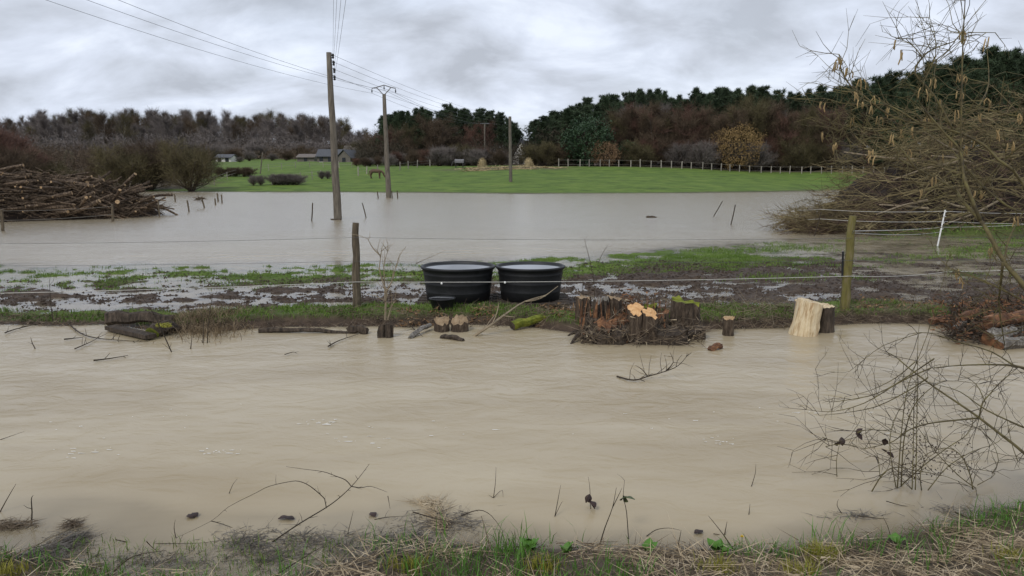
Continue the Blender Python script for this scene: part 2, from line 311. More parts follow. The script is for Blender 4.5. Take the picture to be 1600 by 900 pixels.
class MB:
    def __init__(s): s.v = []; s.f = []; s.m = []
    def tube(s, pts, rad, n=6, cap=True, mi=0, capmi=None, jit=0.0, rg=rng):
        pts = [Vector(p) for p in pts]; k = len(pts)
        if not hasattr(rad, '__len__'): rad = [rad] * k
        t0 = (pts[1] - pts[0]).normalized(); a = t0.orthogonal().normalized(); base = len(s.v)
        prof = [1 + jit * (rg.random() * 2 - 1) for _ in range(n)]
        for i, p in enumerate(pts):
            t = (pts[min(i + 1, k - 1)] - pts[max(i - 1, 0)]).normalized()
            a = (a - t * a.dot(t))
            a = a.normalized() if a.length > 1e-6 else t.orthogonal().normalized()
            b = t.cross(a)
            for j in range(n):
                an = 2 * math.pi * j / n; rr = rad[i] * prof[j] * (1 + 0.3 * jit * (rg.random() * 2 - 1))
                q = p + a * (math.cos(an) * rr) + b * (math.sin(an) * rr); s.v.append((q.x, q.y, q.z))
        for i in range(k - 1):
            for j in range(n):
                j2 = (j + 1) % n; s.f.append((base + i * n + j, base + i * n + j2, base + (i + 1) * n + j2, base + (i + 1) * n + j)); s.m.append(mi)
        if cap:
            c = mi if capmi is None else capmi
            s.f.append(tuple(base + j for j in range(n))[::-1]); s.m.append(c)
            s.f.append(tuple(base + (k - 1) * n + j for j in range(n))); s.m.append(c)
    def box(s, c, h, rot=None, mi=0):
        c = Vector(c); base = len(s.v)
        for dx in (-1, 1):
            for dy in (-1, 1):
                for dz in (-1, 1):
                    q = Vector((dx * h[0], dy * h[1], dz * h[2]))
                    if rot is not None: q = rot @ q
                    q += c; s.v.append((q.x, q.y, q.z))
        for f in ((0, 1, 3, 2), (4, 6, 7, 5), (0, 4, 5, 1), (2, 3, 7, 6), (0, 2, 6, 4), (1, 5, 7, 3)):
            s.f.append(tuple(base + i for i in f)); s.m.append(mi)
    def poly(s, pts, mi=0):
        b = len(s.v); s.v += [tuple(p) for p in pts]; s.f.append(tuple(range(b, b + len(pts)))); s.m.append(mi)
    def prism(s, prof, y0, y1, mi=0):                       # profile in (x, z) drawn along y
        b = len(s.v); n = len(prof)
        s.v += [(x, y0, z) for x, z in prof] + [(x, y1, z) for x, z in prof]
        for j in range(n): s.f.append((b + j, b + (j + 1) % n, b + n + (j + 1) % n, b + n + j)); s.m.append(mi)
        s.f.append(tuple(b + j for j in range(n))[::-1]); s.m.append(mi); s.f.append(tuple(b + n + j for j in range(n))); s.m.append(mi)
    def lathe(s, prof, n=40, mi=0, c=(0, 0, 0)):
        b = len(s.v)
        for r, z in prof:
            for j in range(n):
                a = 2 * math.pi * j / n; s.v.append((c[0] + r * math.cos(a), c[1] + r * math.sin(a), c[2] + z))
        for i in range(len(prof) - 1):
            for j in range(n):
                j2 = (j + 1) % n; s.f.append((b + i * n + j, b + i * n + j2, b + (i + 1) * n + j2, b + (i + 1) * n + j)); s.m.append(mi)
    def mesh(s, name, mats, smooth=False): return npmesh(name, s.v, s.f, mats, smooth, s.m)
    def build(s, name, mats, parent=None, smooth=False): return link(name, s.mesh(name, mats, smooth), parent)

def rvec(rg=rng):
    while True:
        v = Vector((rg.uniform(-1, 1), rg.uniform(-1, 1), rg.uniform(-1, 1)))
        if 0.05 < v.length < 1: return v.normalized()
def smooth_path(pts, sub=3):
    pts = [Vector(p) for p in pts]
    if len(pts) < 3: return pts
    out = []
    for i in range(len(pts) - 1):
        p0 = pts[max(i - 1, 0)]; p1 = pts[i]; p2 = pts[i + 1]; p3 = pts[min(i + 2, len(pts) - 1)]
        for k in range(sub):
            t = k / sub
            out.append(0.5 * ((2 * p1) + (p2 - p0) * t + (2 * p0 - 5 * p1 + 4 * p2 - p3) * t * t + (3 * p1 - p0 - 3 * p2 + p3) * t ** 3))
    out.append(pts[-1]); return out
def tris(P, Dv, ln, wd):                                     # thin pointed slivers: twigs
    P = np.asarray(P, float); Dv = np.asarray(Dv, float); Dv = Dv / (np.linalg.norm(Dv, axis=1, keepdims=True) + 1e-9)
    n = len(P); sd = np.cross(Dv, nr.normal(size=(n, 3))); sd /= (np.linalg.norm(sd, axis=1, keepdims=True) + 1e-9)
    wd = np.broadcast_to(wd, (n,))[:, None]; ln = np.broadcast_to(ln, (n,))[:, None]
    V = np.stack([P - sd * wd / 2, P + sd * wd / 2, P + Dv * ln], 1).reshape(-1, 3)
    return V, np.arange(3 * n).reshape(-1, 3)
def leaves(P, size, flat=0.0):                               # leaf-sized lozenges facing all ways
    n = len(P); a = nr.normal(size=(n, 3)); a /= np.linalg.norm(a, axis=1, keepdims=True)
    b = np.cross(a, nr.normal(size=(n, 3))); b /= np.linalg.norm(b, axis=1, keepdims=True)
    if flat: a[:, 2] *= 1 - flat; b[:, 2] *= 1 - flat
    s = np.broadcast_to(size, (n,))[:, None]
    V = np.stack([P - a * s, P + b * s * 0.5, P + a * s, P - b * s * 0.5], 1).reshape(-1, 3)
    return V, np.arange(4 * n).reshape(-1, 4)
def blades(P, hgt, wid, lean=0.5):                           # grass blades, bent
    P = np.asarray(P, float); n = len(P); an = nr.uniform(0, 2 * np.pi, n); le = nr.uniform(0.1, lean, n) * hgt
    dx = np.stack([np.cos(an), np.sin(an), np.zeros(n)], 1); an2 = nr.uniform(0, 2 * np.pi, n)
    s = np.stack([np.cos(an2), np.sin(an2), np.zeros(n)], 1) * (np.broadcast_to(wid, (n,))[:, None] / 2)
    up = np.array([0, 0, 1.0]); h = np.broadcast_to(hgt, (n,))[:, None]; l = le[:, None]
    a = P - s; b = P + s; m = P + up * h * 0.6 + dx * l * 0.35; c = m - s * 0.8; d = m + s * 0.8; e_ = P + up * h * 0.95 + dx * l
    V = np.stack([a, b, c, d, e_], 1).reshape(-1, 3); i = np.arange(n)[:, None] * 5
    F = np.concatenate([i + np.array([[0, 1, 3]]), i + np.array([[0, 3, 2]]), i + np.array([[2, 3, 4]])], 0)
    return V, F
def merge(*vf):
    Vs = []; Fs = []; k = 0
    for V, F in vf: Vs.append(V); Fs += (F + k).tolist(); k += len(V)
    return np.concatenate(Vs), Fs
def copy_tree(o, parent=None):
    c = o.copy(); C.objects.link(c); c.parent = parent
    for ch in o.children: copy_tree(ch, c)
    return c
def wz(p, z): return Vector((p.x, p.y, z))

# ------------------------------------------------------------------ ground and water
def axis(segs):
    out = [segs[0][0]]
    for a, b, st in segs:
        n = max(1, int(round((b - a) / st))); out += list(a + (b - a) * (np.arange(1, n + 1) / n))
    return np.array(out)
far = [16 * 1.11 ** k for k in range(1, 40)]
def build_ground():
    xs = np.concatenate([[-x for x in far[::-1]], axis([(-16, -10, 0.09), (-10, 10, 0.05), (10, 16, 0.08)]), far])
    ys = axis([(-3, 2.4, 0.6), (2.4, 6.4, 0.05), (6.4, 9, 0.3), (9, 9.4, 0.06), (9.4, 14.5, 0.045), (14.5, 19, 0.07), (19, 34, 0.16), (34, 78, 2.5), (78, 96, 0.9), (96, 150, 2.5), (150, 460, 7), (460, 1500, 60)])
    X, Y = np.meshgrid(xs, ys); Z = height(X, Y); nx, ny = len(xs), len(ys)
    V = np.stack([X, Y, Z], -1).reshape(-1, 3)
    i = np.arange(ny - 1)[:, None] * nx + np.arange(nx - 1)[None]; F = np.stack([i, i + 1, i + nx + 1, i + nx], -1).reshape(-1, 4)
    me = npmesh('ground', V, F, 'ground', True)
    x, y = V[:, 0], V[:, 1]; t = y - fb(x)
    n1 = fbm(x * 0.9, y * 0.9, 3, 71)
    grass = np.zeros(len(x))
    near = y < 7.6
    grass = np.where(near, 0.25 * sst(-0.1, 0.25, fbm(x * 2, y * 2, 3, 5) + 0.25 * sst(1, 2.2, x)), grass)
    bank = sst(0.1, 0.35, t) * (1 - sst(0.9, 1.4, t + 0.6 * n1)) * 0.8
    fr = sst(-2.6 - 1.2 * sst(2, 5, x), -1.6, (y - fe(x)) + 1.2 * n1) * (1 - sst(6, 9, x) * 0.35) * 0.85
    grass = np.where(~near & (y < 60), np.maximum(bank, fr), grass)
    field = sst(-0.5, 1.5, y - fs(x))
    grass = np.where(y >= 60, field, grass)
    dry = np.where(near, 0.9, 0.0)
    # under the woods nothing but old leaves
    fw = np.interp(x, [-400, -60, -20, 0, 5, 130], [500, 500, 152, 137, 131, 131])
    dry = np.where(y > 60, np.maximum(dry, sst(-2, 3, y - fw)), dry)
    dry = np.where((y > 245) & (x < 0), np.maximum(dry, sst(250, 268, y + 6 * n1)), dry)
    dry = np.where((y > 60) & (x < 0), np.maximum(dry, sst(.0, .03, -x / y - .385 + .02 * n1) * sst(2, 5, y - fs(x))), dry)   # scrub land on the left
    # worn earth round the hay
    hb = G(790, 262)
    worn = np.exp(-(((x - hb.x) / 10.5) ** 2 + ((y - hb.y) / 6.0) ** 2) ** 2) * sst(-0.5, 0.3, fbm(x * .4, y * .4, 3, 9) + .25)
    dry = np.where(y > 60, np.maximum(dry, worn), dry)
    col = np.stack([grass, np.zeros_like(grass), dry, np.ones_like(grass)], 1)
    ca = me.color_attributes.new('cover', 'FLOAT_COLOR', 'POINT'); ca.data.foreach_set('color', col.astype(np.float32).ravel())
    tag(link('ground', me), kind='structure')
build_ground()
def build_water():
    fx = [14 * 1.16 ** k for k in range(1, 28)]
    xs = np.concatenate([[-x for x in fx[::-1]], axis([(-14, 14, 0.09)]), fx])
    ys = axis([(2.4, 6.2, 0.06), (6.2, 9, 0.25), (9, 18, 0.07), (18, 32, 0.2), (32, 78, 2), (78, 100, 1)])
    X, Y = np.meshgrid(xs, ys); Hh = height(X, Y); nx, ny = len(xs), len(ys)
    V = np.stack([X, Y, np.zeros_like(X)], -1).reshape(-1, 3)
    i = np.arange(ny - 1)[:, None] * nx + np.arange(nx - 1)[None]; F = np.stack([i, i + 1, i + nx + 1, i + nx], -1).reshape(-1, 4)
    h = Hh.ravel(); F = F[(h[F] < 0.05).any(1)]
    me = npmesh('flood_water', V, F, 'flood_water', True)
    a = me.attributes.new('depth', 'FLOAT', 'POINT'); a.data.foreach_set('value', np.maximum(0, -h).astype(np.float32))
    tag(link('flood_water', me), kind='structure')
build_water()

# ------------------------------------------------------------------ trees and woods
def limbs_tree(seed, H, spread, r0, nl, fork=0.25, stems=1, up=0.9, lv2=5):
    """trunk(s) and two orders of limbs; returns the builder and sample points with directions for the twigs"""
    rg = random.Random(seed); mb = MB(); P = []; Dv = []; Ln = []
    def br(p, d, ln, r, lev):
        k = 4; pts = [p]; q = p.copy(); dd = d.copy()
        for i in range(k):
            dd = (dd + rvec(rg) * 0.16 + Vector((0, 0, 0.07 * up))).normalized(); q = q + dd * (ln / k); pts.append(q.copy())
        mb.tube(pts, [r * (1 - 0.75 * i / k) for i in range(k + 1)], (6, 4, 3)[min(lev, 2)], cap=False, rg=rg)
        for i in range(1, k + 1):
            if lev >= 1:
                for _ in range(3 if lev == 1 else 4): P.append(tuple(pts[i] + (pts[i - 1] - pts[i]) * rg.random())); Dv.append(tuple((pts[i] - pts[i - 1]).normalized())); Ln.append(ln)
        return pts
    for s in range(stems):
        a = rg.uniform(0, 6.28); tilt = 0.0 if stems == 1 else rg.uniform(0.15, 0.75)
        d0 = Vector((math.cos(a) * tilt, math.sin(a) * tilt, 1)).normalized(); hh = H * (0.85 if stems == 1 else rg.uniform(0.6, 0.85))
        tp = br(Vector((0, 0, -0.3)), d0, hh, r0, 0)
        for i in range(nl):
            f = fork + (1 - fork) * (i + rg.random()) / nl; x = f * 4; j = min(3, int(x)); p = tp[j].lerp(tp[j + 1], x - j)
            a = rg.uniform(0, 6.28); e = rg.uniform(0.35, 1.0) * up
            d = Vector((math.cos(a), math.sin(a), e)).normalized(); ln = spread * (1.15 - 0.75 * f) * rg.uniform(0.7, 1.15)
            lp = br(p, d, ln, r0 * 0.42 * (1.1 - 0.6 * f), 1)
            for m_ in range(lv2):
                j = rg.randint(1, 3); d2 = ((lp[j + 1] - lp[j]).normalized() + rvec(rg) * 0.85 + Vector((0, 0, .25 * up))).normalized()
                br(lp[j], d2, ln * rg.uniform(0.3, 0.6), r0 * 0.17, 2)
    return mb, np.array(P), np.array(Dv), np.array(Ln)
def bare_proto(name, seed, H, spread, r0, nl, ntw, twl, tww, mtrunk, mtwig, fork=0.25, stems=1, up=0.9):
    mb, P, Dv, Ln = limbs_tree(seed, H, spread, r0, nl, fork, stems, up)
    ix = nr.integers(0, len(P), ntw)
    Q = P[ix] + nr.normal(size=(ntw, 3)) * 0.05 * spread
    d = Dv[ix] + nr.normal(size=(ntw, 3)) * 0.55 + np.array([0, 0, 0.35 * up])
    ln = twl * nr.uniform(0.5, 1.2, ntw)
    V, F = tris(Q, d, ln, tww)
    Q2 = Q + d / np.linalg.norm(d, axis=1, keepdims=True) * (ln * nr.uniform(.3, .9, ntw))[:, None]
    V2, F2 = tris(Q2, d + nr.normal(size=(ntw, 3)) * 0.7, ln * 0.6, tww * 0.7)
    t = mb.mesh(name + '_trunk', mtrunk); c = npmesh(name + '_crown', *merge((V, F), (V2, F2)), mtwig)
    return t, c
def pine_proto(name, seed, H, bare=0.3, wid=0.20):
    rg = random.Random(seed); mb = MB(); mb.tube([(0, 0, -0.5), (0.1, 0, H * .5), (0, 0.05, H * .97)], [0.017 * H, 0.012 * H, 0.002 * H], 6, cap=False)
    P = []; Dv = []; nw = 15
    for i in range(nw):
        f = bare + (0.99 - bare) * (i / (nw - 1)) ** 0.9; z = H * f; R0 = H * wid * ((1.05 - f) ** 0.5 * 1.1) * rg.uniform(.5, 1.4)
        for b in range(5):
            a = 6.28 * (b + rg.random() * .8) / 5; e = 0.10 + 0.75 * f * rg.uniform(.5, 1.2); ln = R0 * rg.uniform(.35, 1.3)
            d = Vector((math.cos(a), math.sin(a), e)).normalized()
            p0 = Vector((0, 0, z)); p1 = p0 + d * ln
            mb.tube([p0, p1], [0.004 * H, 0.0015 * H], 3, cap=False)
            for k in range(5):
                q = p0.lerp(p1, .3 + .72 * k / 4) + rvec(rg) * 0.022 * H
                for m_ in range(20):
                    P.append(tuple(q)); v = (d * .5 + rvec(rg) + Vector((0, 0, .35))); Dv.append(tuple(v))
    for m_ in range(14): P.append((0, 0, H * .95)); v = rvec(rg) + Vector((0, 0, .8)); Dv.append(tuple(v))
    n = len(P); V, F = tris(np.array(P), np.array(Dv), nr.uniform(.03, .06, n) * H, 0.0065 * H)
    return mb.mesh(name + '_trunk', 'dark_bark'), npmesh(name + '_crown', V, F, 'pine_needles')
def plant(name, proto, loc, sc, rz, label, cat, group=None, sz=None):
    o = empty(name, loc, rz); o.scale = (sc, sc, sz or sc)
    link('trunk', proto[0], o); link('crown', proto[1], o)
    return tag(o, label, cat, group)
TALL = [bare_proto('tall%d' % i, 100 + i, 10, (2.6, 3.3, 2.2, 2.9, 3.6)[i], 0.15, 13, 1300, 1.5, 0.036, 'grey_wood', ('twigs_grey', 'twigs_brown', 'twigs_grey', 'twigs_grey', 'twigs_olive')[i], fork=(.4, .25, .45, .3, .2)[i], up=1.3) for i in range(5)]
BROAD = [bare_proto('broad%d' % i, 140 + i, 10, 4.2, 0.2, 15, 2600, 1.2, 0.035, 'dark_bark', ('twigs_brown', 'twigs_olive', 'twigs_brown', 'twigs_red', 'twigs_grey')[i], fork=0.12, up=1.0) for i in range(5)]
DOME = [bare_proto('dome%d' % i, 170 + i, 5.4, 3.0, 0.13, 9, 5200, 1.0, 0.028, 'dark_bark', ('twigs_olive', 'twigs_brown', 'twigs_red', 'twigs_grey')[i], fork=0.1, stems=7, up=0.8) for i in range(4)]
POPL = [bare_proto('poplar', 190, 10, 1.1, 0.10, 26, 1500, 1.2, 0.045, 'grey_wood', 'twigs_pale', fork=0.08, up=2.4)]
PINE = [pine_proto('pine%d' % i, 200 + i, 15, (0.25, 0.35, 0.3, 0.15)[i], (0.2, 0.17, 0.22, 0.21)[i]) for i in range(4)]
def leafy_proto(name, seed, H, rx, mleaf, nleaf, size, mtrunk='dark_bark'):
    mb, P, Dv, Ln = limbs_tree(seed, H * .9, rx * .85, H * .022, 14, 0.05, 3, 0.8, 3)
    a = nr.normal(size=(nleaf, 3)); a /= np.linalg.norm(a, axis=1, keepdims=True)
    rad = nr.uniform(0.35, 1.0, nleaf) ** 0.45
    lump = 1 + 0.55 * fbm(a[:, 0] * 3 + seed, a[:, 1] * 3 + a[:, 2] * 2.3, 3, seed)
    Q = a * (rad * lump)[:, None] * np.array([rx, rx, H * .52]); Q[:, 2] += H * .50
    Q = Q[Q[:, 2] > 0.05]
    V, F = leaves(Q, size * nr.uniform(.6, 1.3, len(Q)))
    return mb.mesh(name + '_trunk', mtrunk), npmesh(name + '_crown', V, F, mleaf)

# right-hand wood: dark pines behind, bare trees in front of them
TOPx = [600, 640, 700, 760, 800, 815, 826, 840, 900, 1000, 1100, 1165, 1250, 1330, 1400, 1500, 1600, 1750]
TOPy = [186, 178, 172, 178, 188, 205, 205, 182, 166, 152, 150, 146, 148, 136, 122, 94, 92, 92]
def top_z(px, y): return CAMZ + (HOR - float(np.interp(px, TOPx, TOPy))) / FPX * y
def pine_row(y0, xs, seed, lab, grp, k0=0.98):
    rg = random.Random(seed)
    for px in xs:
        px += rg.uniform(-7, 7); y = y0 + rg.uniform(-5, 5); x = (px - 800) / FPX * y
        g = hz(x, y); H = (top_z(px, y) - g) * rg.uniform(k0 - .12, k0 + .04); s = H / 15
        if H < 4: continue
        o = plant('pine_tree', PINE[rg.randrange(4)], (x, y, g), s, rg.uniform(0, 6.28), lab, 'pine', grp)
        w_ = max(s, 0.8) * rg.uniform(.95, 1.35); o.scale = (w_, w_, s)
pine_row(158, range(838, 1330, 10), 1, 'dark green pine standing tall behind the bare trees of the paddock wood', 'pines in the wood beyond the paddock fence')
pine_row(168, range(845, 1340, 12), 2, 'dark green pine standing tall behind the bare trees of the paddock wood', 'pines in the wood beyond the paddock fence', 1.0)
pine_row(146, range(836, 960, 14), 5, 'dark green pine standing tall behind the bare trees of the paddock wood', 'pines in the wood beyond the paddock fence', .9)
pine_row(140, range(1310, 1700, 13), 3, 'tall dark green pine rising behind the great heap of cut brush', 'pines behind the brush heap')
pine_row(150, range(1310, 1720, 14), 4, 'tall dark green pine rising behind the great heap of cut brush', 'pines behind the brush heap')
pine_row(132, range(1330, 1720, 22), 14, 'tall dark green pine rising behind the great heap of cut brush', 'pines behind the brush heap', .8)
pine_row(176, range(604, 815, 8), 6, 'dark pine of the small wood behind the horse field hedge', 'pines behind the hedge of the horse field')
pine_row(186, range(604, 812, 12), 7, 'dark pine of the small wood behind the horse field hedge', 'pines behind the hedge of the horse field', 1.0)
def bare_row(y0, xs, seed, protos, hpx, lab, grp, base=10.0, wide=1.0, name='bare_tree'):
    rg = random.Random(seed)
    for i, px in enumerate(xs):
        px += rg.uniform(-6, 6); y = y0 + rg.uniform(-3, 3); x = (px - 800) / FPX * y; g = hz(x, y)
        ty = float(np.interp(px, *hpx)); H = (CAMZ + (HOR - ty) / FPX * y - g) * rg.uniform(.86, 1.04); s = max(H, 1.5) / base
        o = plant(name, protos[rg.randrange(len(protos))], (x, y, g), s, rg.uniform(0, 6.28), lab, 'tree', grp)
        ww = s * wide * rg.uniform(.9, 1.2); o.scale = (ww, ww, s)
FR = ([840, 930, 960, 1000, 1060, 1120, 1160, 1200, 1260, 1330, 1420], [225, 205, 170, 165, 165, 178, 152, 170, 165, 160, 170])
bare_row(139, range(940, 1340, 17), 11, BROAD[:4], FR, 'bare brown winter tree in the front row behind the paddock fence', 'bare trees along the paddock fence', wide=1.1)
bare_row(145, range(930, 1340, 17), 12, BROAD, FR, 'bare brown winter tree in the front row behind the paddock fence', 'bare trees along the paddock fence', wide=1.1)
bare_row(135.5, range(960, 1340, 19), 13, DOME, ([900, 1340], [222, 212]), 'low bare shrub growing close behind the paddock fence posts', 'bare shrubs along the paddock fence', 5.0, 1.0, 'bare_shrub')
bare_row(150, range(612, 760, 17), 16, BROAD[:4], ([600, 640, 690, 740, 780], [205, 190, 182, 190, 205]), 'bare brown tree at the back of the horse field', 'bare trees behind the horse field', wide=1.2)
bare_row(141, range(560, 800, 12), 17, DOME, ([550, 600, 640, 720, 790, 850], [252, 240, 234, 226, 232, 240]), 'bare hedge shrub along the back of the horse field', 'hedge shrubs of the horse field', 5.0, 1.0, 'hedge_shrub')
bare_row(137, range(836, 905, 13), 18, DOME[:2], ([830, 900], [222, 224]), 'dusky bare shrub between the hay bales and the evergreen', 'shrubs beside the hay', 5.0, 1.0, 'bare_shrub')
for px, py, y, rx, H, m, nm, lb, n_, sz in (
        (916, 259, 136, 4.6, 8.2, 'evergreen', 'evergreen_tree', 'broad dark evergreen tree beside the tan bush at the paddock fence', 6500, .22),
        (976, 259, 137, 2.6, 4.2, 'evergreen', 'evergreen_shrub', 'low dark evergreen shrub right of the tan bush at the paddock fence', 2200, .2),
        (942, 260, 133, 2.7, 4.2, 'tan_leaf', 'tan_bush', 'small rounded tan bush in front of the dark evergreen', 3600, .11),
        (1147, 261, 133, 4.5, 7.5, 'gold_leaf', 'golden_tree', 'rounded golden brown tree holding its dead leaves at the paddock fence', 9000, .12)):
    p = Vector(((px - 800) / FPX * y, y, 0)); p.z = hz(p.x, y)
    plant(nm, leafy_proto(nm, px % 97, H, rx, m, n_, sz), p, 1.0, 0.3, lb, 'bush' if 'bush' in nm or 'shrub' in nm else 'tree')

# left: wooded hill, its skyline trees one by one
rg = random.Random(33)
hl = 'bare grey tree on the wooded hill beyond the farm'
for y0, n_, px0, px1 in ((408, 46, -60, 590), (390, 40, -40, 588), (370, 36, -40, 580), (350, 34, -40, 575), (330, 34, -40, 570), (310, 30, -40, 560), (290, 30, -40, 480)):
    for i in range(n_):
        px = px0 + (px1 - px0) * (i + rg.random()) / n_; y = y0 + rg.uniform(-10, 10); x = (px - 800) / FPX * y
        s = rg.uniform(.95, 1.6) * (0.8 if px > 540 or px < 70 else 1)
        o = plant('bare_tree', TALL[rg.randrange(5)], (x, y, hz(x, y)), s, rg.uniform(0, 6.28), hl, 'tree', 'trees on the wooded hill'); o.scale = (s * 1.2, s * 1.2, s)
def thicket(name, npts, fx, hh, mats, label, ln=1.2, wd=0.12, kind='stuff', upw=0.5):
    Ps = []; 
    P = fx(npts); g = height(P[:, 0], P[:, 1]); lump = np.clip(0.62 + 0.75 * fbm(P[:, 0] * .13, P[:, 1] * .10, 3, 91), .15, 1.3)
    P = np.stack([P[:, 0], P[:, 1], g + nr.uniform(0, 1, npts) ** .8 * hh * lump], 1)
    V, F = tris(P, nr.normal(size=(npts, 3)) + np.array([0, 0, upw]), ln * nr.uniform(.5, 1.4, npts), wd)
    return tag(link(name, npmesh(name, V, F, mats)), label, 'undergrowth', kind=kind)
def fan(pxa, pxb, ya, yb):
    def f(n):
        y = nr.uniform(ya, yb, n); return np.stack([(nr.uniform(pxa, pxb, n) - 800) / FPX * y, y], 1)
    return f
thicket('hillside_thicket', 60000, fan(-80, 600, 262, 405), 10.0, 'twigs_grey', 'grey brown thicket covering the lower slope of the wooded hill', 2.0, 0.16)
thicket('hillside_scrub', 15000, fan(120, 610, 240, 300), 4.0, 'twigs_brown', 'brown scrub at the foot of the wooded hill behind the farm', 1.5, 0.12)
thicket('left_scrub', 26000, fan(-90, 335, 100, 235), 4.2, 'twigs_brown', 'brown scrub filling the valley behind the woodpile and willows', 1.4, 0.085)
thicket('wood_undergrowth', 22000, fan(835, 1420, 136, 160), 6.5, 'hedge', 'dark undergrowth filling the wood behind the paddock fence', 1.2, 0.09)
thicket('hedge_undergrowth', 16000, fan(560, 840, 143, 165), 5.5, 'hedge', 'dark undergrowth behind the horse field hedge', 1.2, 0.09)
thicket('far_undergrowth', 9000, fan(1400, 1760, 126, 150), 7.0, 'hedge', 'dark undergrowth behind the brush heap', 1.2, 0.09)
# left middle distance
def dome_at(px, py_base, py_top, y, proto, nm, lab, cat='shrub', grp=None, wide=1.0, base=5.0):
    x = (px - 800) / FPX * y; g = hz(x, y); H = CAMZ + (HOR - py_top) / FPX * y - g; s = H / base
    o = plant(nm, proto, (x, y, g), s, rng.uniform(0, 6.28), lab, cat, grp); o.scale = (s * wide, s * wide, s); return o
dome_at(205, 298, 226, 89, DOME[0], 'willow_bush', 'broad olive brown willow bush at the flood edge, left of its neighbour', wide=1.15)
dome_at(238, 298, 219, 91, DOME[1], 'willow_bush', 'olive brown willow bush standing between two others at the flood edge', wide=1.0)
dome_at(303, 298, 218, 88, DOME[0], 'willow_bush', 'tall olive willow bush with dark stems at the flood edge', wide=.95)
dome_at(170, 298, 245, 92, DOME[1], 'willow_bush', 'lowest brown willow bush, beside the woodpile', wide=1.1)
for i, (px, tp, y, k) in enumerate(((5, 206, 105, 2), (45, 232, 100, 2), (82, 250, 98, 0), (-25, 196, 112, 2), (25, 228, 95, 1), (118, 262, 96, 0))):
    dome_at(px, 290, tp, y, DOME[k], 'bare_shrub', 'reddish brown bare shrub standing behind the woodpile', 'shrub', 'shrubs behind the woodpile', 1.15)
for px, tp in ((107, 234), (126, 236), (148, 243)):
    dome_at(px, 290, tp, 128, POPL[0], 'poplar', 'slender pale bare poplar behind the woodpile', 'tree', 'poplars behind the woodpile', 1.1, 9.6)
rg = random.Random(5)
for px, tp, y, k in ((370, 232, 215, 1), (395, 236, 222, 3), (430, 240, 230, 3), (452, 236, 235, 1), (585, 216, 215, 1), (600, 200, 205, 1), (565, 222, 225, 0), (620, 206, 195, 1), (345, 224, 225, 3), (330, 226, 230, 1), (410, 226, 255, 3), (540, 222, 262, 1), (380, 245, 200, 3), (300, 220, 215, 3), (270, 222, 215, 1), (240, 226, 210, 3), (210, 226, 215, 1), (180, 232, 205, 3), (150, 236, 205, 1), (120, 232, 210, 3), (480, 228, 262, 1), (510, 226, 268, 3), (640, 222, 190, 0)):
    dome_at(px, 260, tp, y, DOME[k], 'bare_shrub', 'bare grey brown bush among the farm hedges', 'shrub', 'bushes round the farm', 1.3)
for i, px in enumerate(range(432, 472, 7)):
    dome_at(px, 285, 270 + (i % 2), G(px, 289).y, DOME[3], 'hedge_shrub', 'low clipped hedge bush beside the flooded meadow', 'shrub', 'hedge bushes by the meadow', 1.5)
for i, px in enumerate((400, 411, 506, 515)):
    dome_at(px, 285, 272 - 6 * (i > 1), G(px, 290 - 10 * (i > 1)).y, DOME[3], 'hedge_shrub', 'low clipped hedge bush beside the flooded meadow', 'shrub', 'hedge bushes by the meadow', .8)
for px in range(352, 400, 11):
    dome_at(px, 272, 261, G(px, 276).y, DOME[1], 'hedge_shrub', 'dark hedge bush on the slope of the left meadow', 'shrub', 'hedge bushes on the left meadow', 1.4)

